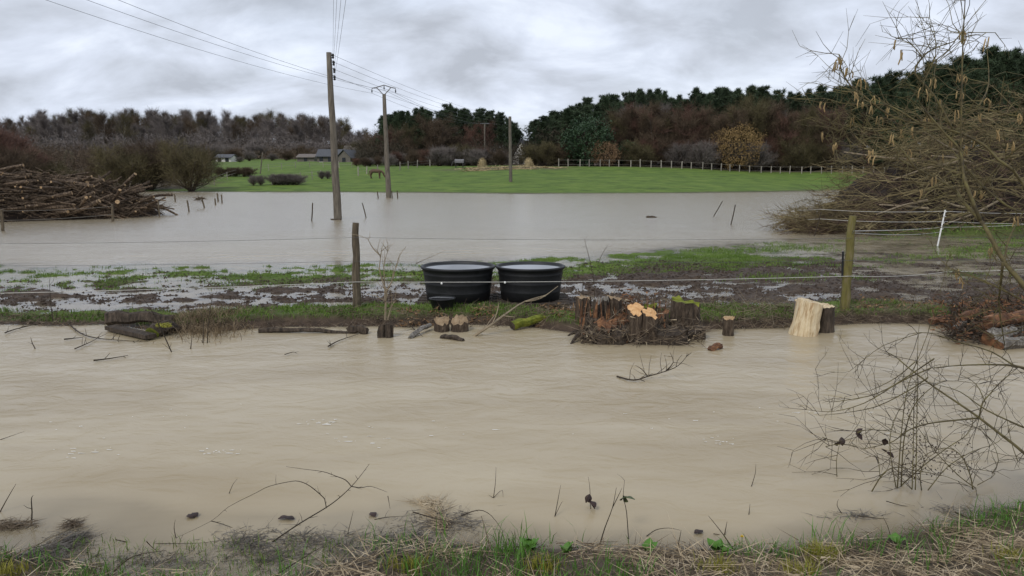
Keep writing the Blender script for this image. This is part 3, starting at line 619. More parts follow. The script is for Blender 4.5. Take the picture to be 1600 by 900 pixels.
# ------------------------------------------------------------------ farm buildings
def house(name, px, y, wpx, eave_py, ridge_py, depth, label, roofm, wallm, rz=0.0, gable=False, wins=2, base_z=None):
    x = (px - 800) / FPX * y; g = hz(x, y) - 0.3; w_ = wpx / FPX * y
    ze = CAMZ + (HOR - eave_py) / FPX * y - g; zr = CAMZ + (HOR - ridge_py) / FPX * y - g
    o = empty(name, (x, y, g), rz); tag(o, label, 'building')
    if gable: W, Dp = w_, depth                                # gable end to the camera: ridge along y
    prof = None
    if gable:
        m = MB(); m.prism([(-w_ / 2, 0), (w_ / 2, 0), (w_ / 2, ze), (0, zr), (-w_ / 2, ze)], 0, depth); m.build('wall', wallm, o)
        for s_ in (-1, 1):
            m = MB(); k = 0.35; m.prism([(0, zr + .12), (s_ * (w_ / 2 + .5), ze - .35), (s_ * (w_ / 2 + .5), ze - .20), (0, zr + .28)], -k, depth + k); m.build('roof', roofm, o)
    else:
        m = MB(); hw = w_ / 2
        V = [(-hw, 0, 0), (hw, 0, 0), (hw, depth, 0), (-hw, depth, 0), (-hw, 0, ze), (hw, 0, ze), (hw, depth, ze), (-hw, depth, ze), (-hw, depth / 2, zr), (hw, depth / 2, zr)]
        m.v = V; m.f = [(0, 1, 5, 4), (2, 3, 7, 6), (1, 2, 6, 9, 5), (3, 0, 4, 8, 7)]; m.m = [0] * 4; m.build('wall', wallm, o)
        for s_ in (0, 1):
            y0, y1 = (-.5, depth / 2) if s_ == 0 else (depth + .5, depth / 2); z0 = ze - (zr - ze) / (depth / 2) * .5
            m = MB(); rot = None
            a = Vector((-hw - .3, y0, z0 + .05)); b = Vector((hw + .3, y0, z0 + .05)); c_ = Vector((hw + .3, y1, zr + .05)); d_ = Vector((-hw - .3, y1, zr + .05)); up = Vector((0, 0, .15))
            m.v = [tuple(q) for q in (a, b, c_, d_, a + up, b + up, c_ + up, d_ + up)]; m.f = [(0, 1, 2, 3), (7, 6, 5, 4), (0, 4, 5, 1), (1, 5, 6, 2), (2, 6, 7, 3), (3, 7, 4, 0)]; m.m = [0] * 6; m.build('roof', roofm, o)
    for i in range(wins):
        xx = -w_ / 2 + w_ * (i + .5) / wins; f = MB(); f.box((xx, -.03, ze * .55), (.45, .05, .6)); ww = f.build('window', 'dark_glass', o)
        f = MB(); f.box((xx, -.06, ze * .55 - .66), (.55, .10, .05)); f.build('sill', 'white_wall', ww)
    return o
house('farmhouse', 519, 200, 38, 245, 234.5, 9, 'grey slate roofed farmhouse beside the utility pole', 'slate', 'stone_wall', R(6), wins=3)
house('farmhouse_wing', 541, 196, 22, 246.5, 236, 8, 'gabled farmhouse wing with dark slate roof and pale barge edge', 'slate', 'stone_wall', R(-14), True, 1)
house('barn', 562, 222, 44, 239, 229, 10, 'long barn with a pale brown roof behind the farmhouse', 'barn_roof', 'stone_wall', R(3), wins=0)
house('farm_shed', 482, 215, 26, 246.5, 242, 6, 'low shed with a grey brown roof left of the farmhouse', 'barn_roof', 'stone_wall', 0, wins=1)
house('cottage', 355, 205, 23, 247, 242.5, 6, 'small grey roofed cottage above the left meadow', 'slate', 'white_wall', R(4), wins=2)
house('gable_house', 269, 150, 18, 266, 256, 7, 'pale gabled house glimpsed between the willow bushes', 'barn_roof', 'white_wall', R(-8), True, 1)
house('slate_house', 814, 150, 30, 246, 223, 9, 'steep slate roofed house behind the horse field hedge', 'slate', 'white_wall', R(-32), True, 1)

# ------------------------------------------------------------------ poles and lines
def pole(name, base, top, r0, r1, label, mt='pole_wood'):
    o = empty(name, base); tag(o, label, 'pole'); v = top - base
    n = 7; m = MB(); m.tube([Vector((0, 0, -0.6))] + [v * (i / n) + Vector((math.sin(i * 2.1) * .012, 0, 0)) for i in range(n + 1)], [r0] + [r0 + (r1 - r0) * i / n for i in range(n + 1)], 14, jit=.03)
    m.build('shaft', mt, o, True); return o
def wire(a, b, sag, r, label, grp, m_='wire', n=16, cat='wire', name='power_line'):
    m = MB(); a = Vector(a); b = Vector(b)
    m.tube([a.lerp(b, i / n) - Vector((0, 0, 4 * sag * (i / n) * (1 - i / n))) for i in range(n + 1)], r, 4, cap=False)
    return tag(m.build(name, m_), label, cat, grp)
b1 = U(528, 342); t1 = D(513.5, 82, b1.y)
p1 = pole('utility_pole', b1, t1, .185, .115, 'leaning wooden utility pole standing in the flood with four black insulators')
ins1 = []
for py, px in ((86, 519.5), (97, 520.5), (108.5, 521.5), (120, 522)):
    q = D(px, py, b1.y); m = MB(); l = q - b1
    m.tube([l + Vector((-.18, 0, .05)), l + Vector((.02, 0, .05)), l + Vector((.02, 0, -.02))], .016, 5); hk = m.build('bracket', 'steel', p1)
    m = MB(); m.lathe([(0.0, -.13), (.035, -.13), (.06, -.09), (.035, -.05), (.06, -.01), (.05, .05), (.02, .08), (0, .08)], 10, c=tuple(l + Vector((.02, 0, -.02)))); m.build('insulator', 'insulator', hk, True)
    ins1.append(q + Vector((.02, 0, 0)))
m = MB(); m.tube([U(519, 343, .0) + Vector((0, -.25, .01)), U(535.5, 343, .0) + Vector((0, -.25, .015))], .045, 7, jit=.2); tag(m.build('driftwood', 'dark_bark'), 'dark driftwood stick caught against the leaning utility pole', 'driftwood')
b2 = U(607.5, 309); t2 = D(600, 147, b2.y)
p2 = pole('utility_pole', b2, t2, .24, .15, 'utility pole with a spread steel crossarm standing at the flood edge')
cr_ = MB(); ends = [D(581, 138, b2.y), D(588, 136.5, b2.y), D(600, 133, b2.y), D(611, 136.5, b2.y), D(618, 138, b2.y)]
cr_.tube([q - b2 for q in ends], .045, 6)
for q in (ends[1], ends[3]): cr_.tube([q - b2, t2 - b2 + Vector((0, 0, -.1))], .045, 6)
xa = cr_.build('crossarm', 'steel', p2); hv = []
for q in (ends[0], ends[2], ends[4]):
    m = MB(); l = q - b2; m.lathe([(.01, 0), (.02, -.1), (.07, -.14), (.03, -.2), (.07, -.26), (.03, -.32), (.02, -.4)], 8, c=tuple(l)); m.build('insulator', 'insulator', xa, True); hv.append(q + Vector((0, 0, -.4)))
def fpole(px, pyb, pyt, y, r, label):
    x = (px - 800) / FPX * y; b = Vector((x, y, hz(x, y))); t = D(px - (pyb - pyt) * .012 * (px < 800), pyt, y); return pole('utility_pole', b, t, r, r * .8, label), b, t
_, b3, t3 = fpole(798, 289, 182, 95, .21, 'plain wooden utility pole on the green horse field')
p4, b4, t4 = fpole(758, 256, 194, 148, .17, 'distant utility pole with a short crossarm behind the horse field')
m = MB(); m.tube([t4 - b4 + Vector((-.9, 0, .1)), t4 - b4 + Vector((.9, 0, .1))], .06, 5); m.build('crossarm', 'steel', p4)
fpole(411, 292, 238, 118, .10, 'thin grey pole beside the low meadow hedge')
gl = 'low voltage wires on the leaning pole'
for i, q in enumerate(ins1):
    wire(q, (0.5 + .22 * i, -1.0, 8.4 - .3 * i), .25, .006, 'overhead wire running from the leaning pole towards the road', gl)
    wire(q, t3 + Vector((0, 0, -.1 - .3 * i)), .5, .007, 'overhead wire running from the leaning pole to the plain field pole', gl)
for i, q in enumerate(hv):
    a = D((140, 200, 243)[i], 0, 34); d_ = a - q; wire(a + d_ * .5, q, .7, .009, 'high wire reaching the spread crossarm across the open sky', 'high line wires')
    wire(q, t4 + Vector(((i - 1) * .8, 0, .15)), .8, .011, 'high wire from the spread crossarm to the distant pole', 'high line wires')

# ------------------------------------------------------------------ far fences, animals, hay
def post_mesh(r, h, m_, n=7, name='post'):
    m = MB(); m.tube([(0, 0, -.4), (0, 0, h * .5), (.01, 0, h)], [r, r, r * .92], n, jit=.08); return m.mesh(name, m_)
PM = post_mesh(.085, 1.25, 'far_post'); PMt = post_mesh(.05, 1.1, 'far_post')
def far_fence(label, pts, me, rails=(.55, 1.0), jig=.06, nmw='rail', rr=.02):
    f = empty('paddock_fence', pts[0]); tag(f, label, 'fence'); rg = random.Random(len(pts))
    for p in pts:
        o = link('post', me, f); o.location = Vector(p) - Vector(pts[0]); o.rotation_euler = (rg.uniform(-jig, jig), rg.uniform(-jig, jig), rg.uniform(0, 6)); o.scale = (1, 1, rg.uniform(.9, 1.1))
    for z in rails:
        m = MB(); m.tube([Vector(p) - Vector(pts[0]) + Vector((0, 0, z)) for p in pts], rr, 4, cap=False); m.build(nmw, 'far_post', f)
rg = random.Random(8); pts = []
px = 872
while px < 1420:
    y = 131 - 4 * (px - 872) / 500; x = (px - 800) / FPX * y; pts.append((x, y, hz(x, y))); px += rg.uniform(13.5, 18.5)
far_fence('long paddock fence of pale posts along the foot of the wood', pts, PM, (.35, 1.1), rr=.014, jig=.03)
def gpts(lst): return [tuple(G(a, b)) for a, b in lst]
far_fence('short post fence below the hedge of the horse field', gpts([(560, 275), (573, 272), (590, 270), (606, 268), (625, 266), (638, 264), (652, 262), (672, 260), (700, 258)]), PM)
far_fence('post fence crossing the sloping left meadow', gpts([(335, 290), (355, 281), (374, 275), (395, 271), (420, 267), (440, 265), (462, 263), (484, 261), (505, 262), (530, 263), (550, 262)]), PMt)
far_fence('post fence in front of the low meadow hedge', gpts([(425, 289), (432, 288), (444, 286), (456, 285), (470, 283), (488, 281), (502, 279), (520, 278)]), PMt)

def skin_mesh(name, verts, edges, rad, m_, root=0, sub=2):
    me = bpy.data.meshes.new(name); me.from_pydata(verts, edges, []); o = bpy.data.objects.new(name, me); C.objects.link(o)
    s_ = o.modifiers.new('s', 'SKIN'); o.modifiers.new('u', 'SUBSURF').levels = sub
    for i, r_ in enumerate(rad): me.skin_vertices[0].data[i].radius = r_ if hasattr(r_, '__len__') else (r_, r_)
    me.skin_vertices[0].data[root].use_root = True
    dg = bpy.context.evaluated_depsgraph_get(); out = bpy.data.meshes.new_from_object(o.evaluated_get(dg)); bpy.data.objects.remove(o)
    out.name = name; out.materials.clear(); out.materials.append(M(m_)); out.polygons.foreach_set('use_smooth', [True] * len(out.polygons)); return out
def horse(loc, rz, coat, label, sc=1.0, rug=False):
    V = [(-.62, 0, 1.08), (-.2, 0, 1.06), (.25, 0, 1.05), (.58, 0, 1.12), (.85, 0, 1.02), (1.1, 0, .72), (1.2, 0, .45), (1.32, 0, .18)]
    E = [(0, 1), (1, 2), (2, 3), (3, 4), (4, 5), (5, 6), (6, 7)]; Rr = [.27, .29, .29, .26, .17, .14, .13, .075]
    for s_ in (-1, 1):
        b = len(V); V += [(.52, .16 * s_, .78), (.53, .17 * s_, .45), (.52, .17 * s_, .2), (.55, .17 * s_, .03)]; E += [(3, b), (b, b + 1), (b + 1, b + 2), (b + 2, b + 3)]; Rr += [.12, .07, .055, .07]
        b = len(V); V += [(-.62, .16 * s_, .8), (-.76, .17 * s_, .5), (-.7, .17 * s_, .22), (-.66, .17 * s_, .03)]; E += [(0, b), (b, b + 1), (b + 1, b + 2), (b + 2, b + 3)]; Rr += [.17, .08, .055, .07]
        b = len(V); V += [(1.1, .08 * s_, .56), (1.06, .12 * s_, .66)]; E += [(6, b), (b, b + 1)]; Rr += [.04, .02]
    b = len(V); V += [(-.9, 0, 1.05), (-1.0, 0, .75), (-1.0, 0, .4)]; E += [(0, b), (b, b + 1), (b + 1, b + 2)]; Rr += [.06, .07, .04]
    o = empty('horse', loc, rz); o.scale = (sc, sc, sc); tag(o, label, 'horse'); link('body', skin_mesh('horse_body', V, E, Rr, coat, 1), o)
    if rug:
        m = MB(); n = 11
        for i, x in enumerate((-.92, -.5, 0, .4, .66)):
            m.v += [(x, math.sin(a) * .36, 1.06 + math.cos(a) * .345 - (.10 if abs(a) > 1.7 else 0)) for a in [(-2.1 + 4.2 * j / (n - 1)) for j in range(n)]]
        for i in range(4):
            for j in range(n - 1): m.f.append((i * n + j, i * n + j + 1, (i + 1) * n + j + 1, (i + 1) * n + j)); m.m.append(0)
        m.build('rug', 'rug', o, True)
horse(G(587.5, 279.5), R(-8), 'horse_brown', 'brown horse grazing on the green field beside the crossarm pole', 1.0)
horse(G(717, 262), R(172), 'horse_dark', 'dark horse in a grey rug grazing beside the hay', 1.0, True)
g_ = G(934, 259.5); o = empty('resting_pony', g_, R(20)); tag(o, 'pale animal resting on the grass beside the paddock fence', 'pony')
link('body', skin_mesh('pony_body', [(-.6, 0, .28), (0, 0, .32), (.4, 0, .36), (.55, 0, .7), (.62, 0, 1.0), (.82, 0, .9), (.5, .1, 1.15), (.5, -.1, 1.15), (.5, .25, .12), (.1, .35, .1), (-.5, .3, .12), (-.1, .42, .1)], [(0, 1), (1, 2), (2, 3), (3, 4), (4, 5), (4, 6), (4, 7), (2, 8), (8, 9), (0, 10), (10, 11)], [.27, .30, .27, .16, .14, .08, .04, .04, .09, .07, .11, .07], 'pale_coat', 1), o)
def bale(px, py, label, w_):
    p = G(px, py); P = []; o = empty('hay_bale', p, rng.uniform(0, 3)); tag(o, label, 'hay bale'); m = MB(); n = 16; k = 7
    for i in range(k):
        f = i / (k - 1); 
        for j in range(n):
            a = 6.28 * j / n; r_ = w_ * (1 - .35 * f ** 2.5) * (1 + .10 * math.sin(j * 2.3 + i)) ; m.v.append((r_ * math.cos(a), r_ * math.sin(a), -0.1 + f * (1.25 + .12 * math.sin(j * 1.7))))
    for i in range(k - 1):
        for j in range(n): m.f.append((i * n + j, i * n + (j + 1) % n, (i + 1) * n + (j + 1) % n, (i + 1) * n + j)); m.m.append(0)
    m.f.append(tuple((k - 1) * n + j for j in range(n))); m.m.append(0); m.build('bale', 'hay', o, True)
    a = nr.normal(size=(500, 3)); a /= np.linalg.norm(a, axis=1, keepdims=True); a[:, 2] = np.abs(a[:, 2])
    V, F = tris(a * np.array([w_ * .95, w_ * .95, 1.25]), a + nr.normal(size=(500, 3)) * .6, .45, .05); link('loose_hay', npmesh('loose_hay', V, F, 'hay'), o)
bale(753.5, 260.5, 'heaped hay bale near the rugged horse', .56); bale(826, 260, 'square topped hay bale nearer the slate roofed house', .56)
P = []
for (px, py, sx_, sy_, n_) in ((758, 263, 2.6, .9, 900), (835, 261.5, 3.0, .9, 900), (800, 264.5, 2.8, .5, 500), (742, 267, 1.3, .4, 350)):
    c_ = G(px, py); q = nr.normal(size=(n_, 2)) * np.array([sx_, sy_]) * .6 + np.array([c_.x, c_.y]); P.append(q)
P = np.concatenate(P); P = np.column_stack([P, height(P[:, 0], P[:, 1]) + .04]); d = nr.normal(size=P.shape); d[:, 2] *= .12
tag(link('scattered_straw', npmesh('scattered_straw', *tris(P, d, .7, .16), 'hay')), 'pale straw strewn round the hay bales', 'straw', kind='stuff')

# ------------------------------------------------------------------ woodpile (left) and brush heap (right)
WPX = np.array([-27, -22.3, -20.6, -19.2, -18.3, -17.3]); WPH = np.array([1.9, 2.15, 2.0, 1.55, 1.0, 0.1])
def wp_top(x, v):                                            # v runs 0 front .. 1 back
    yc = 35.3 + (x + 20.5) * 0.75; return float(np.interp(x, WPX, WPH)) * max(0.0, 1 - abs(v - .5) * 2) ** .6, yc - 2.6 + 5.2 * v
def build_woodpile():
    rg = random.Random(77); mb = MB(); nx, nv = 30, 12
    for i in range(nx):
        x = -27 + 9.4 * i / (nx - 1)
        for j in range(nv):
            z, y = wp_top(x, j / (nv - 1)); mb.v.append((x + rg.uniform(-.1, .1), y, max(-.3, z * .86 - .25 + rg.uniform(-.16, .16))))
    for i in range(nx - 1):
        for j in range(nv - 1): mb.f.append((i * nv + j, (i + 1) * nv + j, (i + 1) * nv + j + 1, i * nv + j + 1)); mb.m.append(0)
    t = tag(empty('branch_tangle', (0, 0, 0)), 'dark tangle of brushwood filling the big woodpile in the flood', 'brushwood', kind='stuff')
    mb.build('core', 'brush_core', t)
    P = []; Dv = []
    for k in range(5200):
        x = rg.uniform(-26, -17.5); v = rg.uniform(0, .75); z, y = wp_top(x, v)
        P.append((x, y, z * rg.uniform(.75, 1.06))); Dv.append((rg.choice((-1, 1)) * rg.uniform(.3, 1), rg.uniform(-.8, .2), rg.uniform(-.35, .5)))
    V, F = tris(np.array(P), np.array(Dv), nr.uniform(.3, 1.1, len(P)), .028); o = link('twigs', npmesh('pile_twigs', V, F, 'log_bark'), t); o['kind'] = 'stuff'
    protos = []
    for i in range(8):
        m = MB(); r_ = rg.uniform(.035, .095); ln = rg.uniform(1.4, 3.2); b = rg.uniform(-.12, .12); k = 5
        m.tube([(ln * (j / k - .5), b * math.sin(3.14 * j / k), .05 * rg.uniform(-1, 1)) for j in range(k + 1)], [r_ * (1.1 - .45 * j / k) for j in range(k + 1)], 8, capmi=1, jit=.12, rg=rg)
        if i % 2: m.tube([(ln * .1, 0, 0), (ln * .2, .12, .12), (ln * .32, .2, .3)], [r_ * .5, r_ * .4, r_ * .3], 6, capmi=1)
        protos.append(m.mesh('log', ['log_bark', 'cut_wood']))
    n = 0
    for k in range(285):
        x = rg.uniform(-26, -17.7); v = rg.uniform(0.02, .62) if rg.random() < .85 else rg.uniform(.4, .8); z, y = wp_top(x, v)
        fz = rg.uniform(.86, 1.04)
        o = link('log', protos[rg.randrange(8)]); o.location = (x, y, max(.02, z * fz))
        endon = rg.random() < .12
        o.rotation_euler = (rg.uniform(0, 6.28), rg.gauss(0.04, .13) + (.28 if x > -19.8 else 0), (rg.gauss(1.57, .35) if endon else rg.gauss(.15, .42)) + (3.14 if rg.random() < .5 else 0))
        s_ = rg.uniform(.6, 1.1); o.scale = (s_, s_, s_)
        tag(o, 'cut log lying in the big woodpile that stands in the flood', 'log', 'logs of the woodpile')
build_woodpile()
BHX = [8.9, 9.6, 10.6, 11.6, 12.4, 13.2, 14.5, 16, 18, 21]; BHH = [.12, .42, .8, 1.15, 1.9, 2.9, 3.7, 4.1, 4.5, 4.6]
def bh(x, v): return float(np.interp(x, BHX, BHH)) * max(0.0, 1 - (abs(v - .5) * 2) ** 1.6) ** .75
def bh_y(x, v): return 25.2 + (x - 9) * .12 + 6.5 * v * min(1, .35 + (x - 9) * .13)
def build_brush():
    rg = random.Random(91); t = tag(empty('brush_heap', (14, 28, 0)), 'huge tangled heap of cut olive brown brushwood at the flood edge', 'brushwood', kind='stuff'); off = Vector((14, 28, 0))
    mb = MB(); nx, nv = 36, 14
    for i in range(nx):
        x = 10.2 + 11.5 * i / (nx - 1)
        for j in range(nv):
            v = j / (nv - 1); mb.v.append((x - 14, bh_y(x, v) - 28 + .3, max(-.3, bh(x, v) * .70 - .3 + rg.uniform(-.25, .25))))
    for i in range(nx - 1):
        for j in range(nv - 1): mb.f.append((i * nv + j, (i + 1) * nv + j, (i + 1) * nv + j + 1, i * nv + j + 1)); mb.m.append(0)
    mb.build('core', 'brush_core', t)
    for nm, m_, cnt, zlo, zhi in (('olive_branches', 'brush', 520, .55, 1.12), ('brown_branches', 'brush_brown', 330, .1, .95)):
        mb = MB(); P = []; Dv = []; Ln = []
        for k in range(cnt):
            x = rg.uniform(9.6, 20.5); v = rg.uniform(0, .7); z = bh(x, v) * rg.uniform(zlo, zhi); y = bh_y(x, v)
            ln = rg.uniform(1.2, 3.0) * (.6 if x < 11 else 1); d = Vector((-rg.uniform(.55, 1), rg.uniform(-.7, .4), rg.uniform(-.30, .60) if x > 12 else rg.uniform(-.06, .16))).normalized()
            if rg.random() < .32: d.x *= -1
            p = Vector((x, y, z)) - off + Vector((ln * .4, 0, 0)); pts = [p]
            for s_ in range(4): d = (d + rvec(rg) * .24 + Vector((0, 0, -.05))).normalized(); p = p + d * ln / 4; p.z = max(p.z, .03); pts.append(p.copy())
            r_ = rg.uniform(.007, .022); mb.tube(pts, [r_ * (1 - .18 * i) for i in range(5)], 3, cap=False)
            for i in range(16):
                j = rg.randint(0, 3); q = pts[j].lerp(pts[j + 1], rg.random()); P.append(tuple(q)); Dv.append(tuple((pts[j + 1] - pts[j]).normalized() + rvec(rg) * .8)); Ln.append(rg.uniform(.25, .8))
        V, F = tris(np.array(P), np.array(Dv), np.array(Ln), .016); b = mb.mesh(nm, m_); n0 = len(mb.v)
        o = link(nm, b, t); o['kind'] = 'stuff'; o = link('twigs', npmesh('brush_twigs', V, F, m_), t); o['kind'] = 'stuff'
    for k in range(26):
        x = rg.uniform(14.2, 19); v = rg.uniform(0, .35); z = bh(x, v) * rg.uniform(.5, 1.02); y = bh_y(x, v) - .1; ln = rg.uniform(1.4, 2.8)
        d = Vector((-1, rg.uniform(-.5, .2), rg.uniform(-.35, .45))).normalized(); p = Vector((x, y, z)); m = MB()
        m.tube([(0, 0, 0), tuple(d * ln * .5 + rvec(rg) * .08), tuple(d * ln)], [.045, .035, .02], 6, capmi=1); o = m.build('cut_branch', ['brush' if k % 3 else 'twig_pale', 'cut_wood']); o.location = p
        tag(o, 'thick cut branch lying on the huge brush heap', 'branch', 'thick branches on the brush heap')
build_brush()

# ------------------------------------------------------------------ fence of the near meadow
def round_post(name, base, top, r0, r1, m_, label, sink=.35, jit=.10, n=12):
    v = top - base; k = 8; m = MB(); pts = [Vector((0, 0, -sink))]; rr = [r0]
    for i in range(k + 1): pts.append(v * (i / k) + Vector((math.sin(i * 1.7 + r0 * 90) * r0 * .12, 0, 0))); rr.append((r0 + (r1 - r0) * i / k) * (1 + .07 * math.sin(i * 2.3)))
    m.tube(pts, rr, n, jit=jit, capmi=1); o = m.build(name, [m_, 'grey_wood']); o.location = base; return tag(o, label, 'post')
lb = U(557.5, 484, .10); lt = D(555.5, 348, lb.y); round_post('fence_post', lb, lt, .064, .046, 'post_wood', 'weathered round fence post beside the sapling on the far river bank')
rb = U(1319, 486, .12); rt = D(1332, 337, rb.y); rp = round_post('fence_post', rb, rt, .066, .050, 'mossy_post', 'leaning mossy yellow green fence post behind the pale cut stump')
m = MB(); a = D(1318.5, 432, rb.y) ; b = D(1319.5, 393, rb.y)
m.tube([a + Vector((-.03, -.02, 0)), b + Vector((-.028, -.02, 0))], .014, 6); tag(m.build('insulator_strip', 'insulator'), 'black strip fixed to the side of the mossy leaning post', 'insulator')
def rope(pxs, depths, r, label, grp=None, m_='rope', nm='fence_rope', cat='fence rope', sag=0.0):
    P = [D(a, b, d) for (a, b), d in zip(pxs, depths)]; m = MB(); pts = []
    for i in range(len(P) - 1):
        for k in range(10): f = k / 10; pts.append(P[i].lerp(P[i + 1], f) - Vector((0, 0, 4 * sag * f * (1 - f))))
    pts.append(P[-1]); m.tube(pts, r, 5, cap=False); return tag(m.build(nm, m_), label, cat, grp)
dl, dr = lb.y - .07, rb.y - .07
rope([(-260, 462), (557, 440.5), (1327, 431.5), (1478, 425), (1900, 405)], [dl - .9, dl, dr, 11.6, 13.5], .0042, 'white electric rope strung between the two fence posts past the black tubs', sag=.03)
for p_ in ((690, 440.5), (789, 439.2)):
    q = D(p_[0], p_[1], dl + (dr - dl) * (p_[0] - 557) / 770); m = MB(); m.lathe([(0, -.018), (.012, -.012), (.014, 0), (.012, .012), (0, .018)], 8); o = m.build('rope_joint', 'white_plastic', None, True); o.location = q - Vector((0, 0, .02)); tag(o, 'small white joint clipped on the electric rope before the tubs', 'rope joint', 'joints on the electric rope')
for i, (y0, y1, y2, y3) in enumerate(((381, 371, 372, 362), (414, 408, 407, 398))):
    rope([(-260, y0), (557, y1), (1327, y2), (1900, y3)], [dl - .9, dl, dr, 13.5], .0022, ('thin upper', 'thin middle')[i] + ' wire strung between the two near fence posts', None, 'wire', 'fence_wire', 'wire', .03)
# second run of tape by the brush heap
wb = U(1465, 384); wt = D(1477, 328, wb.y)
m = MB(); v = wt - wb; m.tube([v * -.25, v * .5, v], [.022, .020, .018], 6)
for f in (.45, .62, .8, .93): m.tube([v * f, v * f + Vector((.05, -.02, .03))], .008, 4)
o = m.build('plastic_stake', 'white_plastic'); o.location = wb; tag(o, 'leaning white plastic fence stake before the brush heap', 'stake')
kb = U(1272, 369); kt = D(1283, 331, kb.y)
def stake(b, t, r, label, grp=None, m_='twig', n=5):
    m = MB(); v = t - b; m.tube([v * -.2, v * .5 + Vector((.008, 0, 0)), v], [r, r, r * .9], n); o = m.build('stake', m_); o.location = b; return tag(o, label, 'stake', grp)
stake(kb, kt, .018, 'thin dark leaning stake where the brush heap tips meet the water')
for y0, y1, y2 in ((324, 330, 332), (339, 346, 348)):
    rope([(1195, y0 + 2), (1281, y0 + 3), (1475, y1), (1700, y2)], [kb.y + 6, kb.y, wb.y, wb.y + 2], .0055, 'pale tape of the second fence by the white stake', 'tapes of the second fence', sag=.05)
rope([(1333, 361), (1474, 355), (1600, 351)], [dr, wb.y, wb.y + 3], .006, 'pale rope running from the mossy post to the white stake', None, sag=.02)
rope([(1332, 364), (1472, 362)], [dr, wb.y], .005, 'lower pale rope from the mossy post to the white stake', None, sag=.05)
# stakes and posts standing in the flooded meadow
for (bx, by), (tx, ty), r, l in (((487, 345), (488.5, 317), .028, 'thin dark stake in the flood left of the leaning pole'), ((572, 340), (566, 317), .026, 'thin dark stake in the flood right of the leaning pole'),
        ((591, 310), (589.5, 299), .05, 'thin stake just left of the crossarm pole'), ((613, 310), (612, 298), .04, 'thin stake just right of the crossarm pole'), ((621.5, 310), (620.5, 298), .05, 'stake a little farther right of the crossarm pole'),
        ((1115, 338), (1129, 314), .022, 'strongly leaning thin stake in the flood by its upright partner'), ((1142, 351), (1149, 320), .022, 'thin stake in the flood nearer the brush heap')):
    q = U(bx, by); stake(q, D(tx, ty, q.y), r, l)
for i, ((bx, by), (tx, ty), l) in enumerate((((249.5, 339), (247, 314), 'tall grey post in the flood just off the end of the woodpile'), ((274, 315), (272.5, 303), 'short post in the flood holding a wire near the willows'), ((295.5, 331), (292.5, 313), 'leaning grey post in the flood with water all round'),
        ((319.5, 325), (315.5, 310), 'post leaning left under a tuft of drift straw'), ((337, 320), (336, 310), 'smallest grey post by a pair of flood posts'), ((341, 315), (339.5, 302), 'left post of the pair in the flood near the meadow'), ((347, 317), (346, 304), 'right post of the pair in the flood near the meadow'))):
    q = U(bx, by); round_post('flood_post', q, D(tx, ty, q.y), 1.25 * q.y / FPX, 1.15 * q.y / FPX, 'post_wood', l, n=7)
q = U(312, 311); P = np.array([[D(rng.uniform(307, 317), rng.uniform(309.2, 311.5), U(319.5, 325).y)[:] for _ in range(120)]])[0]
tag(link('drift_tuft', npmesh('drift_tuft', *tris(P, nr.normal(size=(120, 3)) * np.array([1, 1, .4]), .35, .04), 'straw_dark')), 'dark tuft of drift straw caught on a flood post', 'drift', kind='stuff')
wq = [U(4.5, 361), U(176.5, 346)]
for q, (tx, ty), l in ((wq[0], (2.5, 327), 'grey post in front of the left of the woodpile'), (wq[1], (175.5, 319), 'grey post in front of the right end of the woodpile')):
    round_post('flood_post', q, D(tx, ty, q.y), .055, .05, 'post_wood', l, n=8)
for z in (.38, .72):
    wire(wq[0] + Vector((-4, -.5, z)), wq[0] + Vector((0, -.05, z)), .03, .009, 'wire strung before the woodpile', 'wires before the woodpile', 'far_post', 6, 'wire', 'fence_wire')
    wire(wq[0] + Vector((0, -.06, z)), wq[1] + Vector((0, -.05, z - .08)), .05, .009, 'wire strung before the woodpile', 'wires before the woodpile', 'far_post', 8, 'wire', 'fence_wire')
wire(U(274, 315) + Vector((0, 0, .55)), U(319.5, 325) + Vector((0, 0, .55)), .05, .010, 'slack wire between two posts in the flood', None, 'wire', 6, 'wire', 'fence_wire')

# ------------------------------------------------------------------ tubs and bucket
def tub(cx, by, rim_w, label):
    z0 = .10; c_ = U(cx, by, z0); rr = rim_w / 2 / FPX * math.hypot(c_.y, 1) ; rr = rim_w / 2 / FPX * c_.y; c_.y += rr * .82
    rr = rim_w / 2 / FPX * c_.y; H = CAMZ + (HOR - 413.5) / FPX * c_.y - z0 - .035
    o = empty('water_tub', (c_.x, c_.y, z0 + .035)); tag(o, label, 'tub'); m = MB()
    prof = [(0, 0), (.80, 0), (.835, .02)]
    for f in (.28, .52, .78): prof += [(.845 + .11 * f - .012, f - .035), (.845 + .11 * f - .004, f - .012), (.845 + .11 * f - .004, f + .012), (.845 + .11 * f - .010, f + .035)]
    prof += [(.945, .90), (.985, .925), (1.0, .955), (.995, .985), (.97, 1.0), (.935, .995), (.915, .97), (.90, .9), (.80, .1), (0, .08)]
    m.lathe([(a * rr, b * H) for a, b in prof], 64); m.build('shell', 'black_plastic', o, True)
    m = MB(); n = 48; m.v = [(math.cos(6.2832 * j / n) * rr * .912, math.sin(6.2832 * j / n) * rr * .912, H * .945) for j in range(n)]; m.f = [tuple(range(n))]; m.m = [0]; m.build('water', 'tub_water', o)
    m = MB()
    for k in range(5):
        m.box((0, (k - 2) * rr * .42, -.012), (rr * 1.08, rr * .15, .012))
    for k in (-1, 0, 1): m.box((k * rr * .9, 0, -.055), (.045, rr * 1.0, .03))
    pl = m.build('pallet', 'dark_bark'); pl.location = o.location; tag(pl, 'dark board pallet under the tub ' + label.split(' tub ')[1], 'pallet'); return o
tm = mat('tub_water', [(0.05, 0.055, 0.06), (0.07, 0.075, 0.08)], 0.04, 3, spec=0.5)
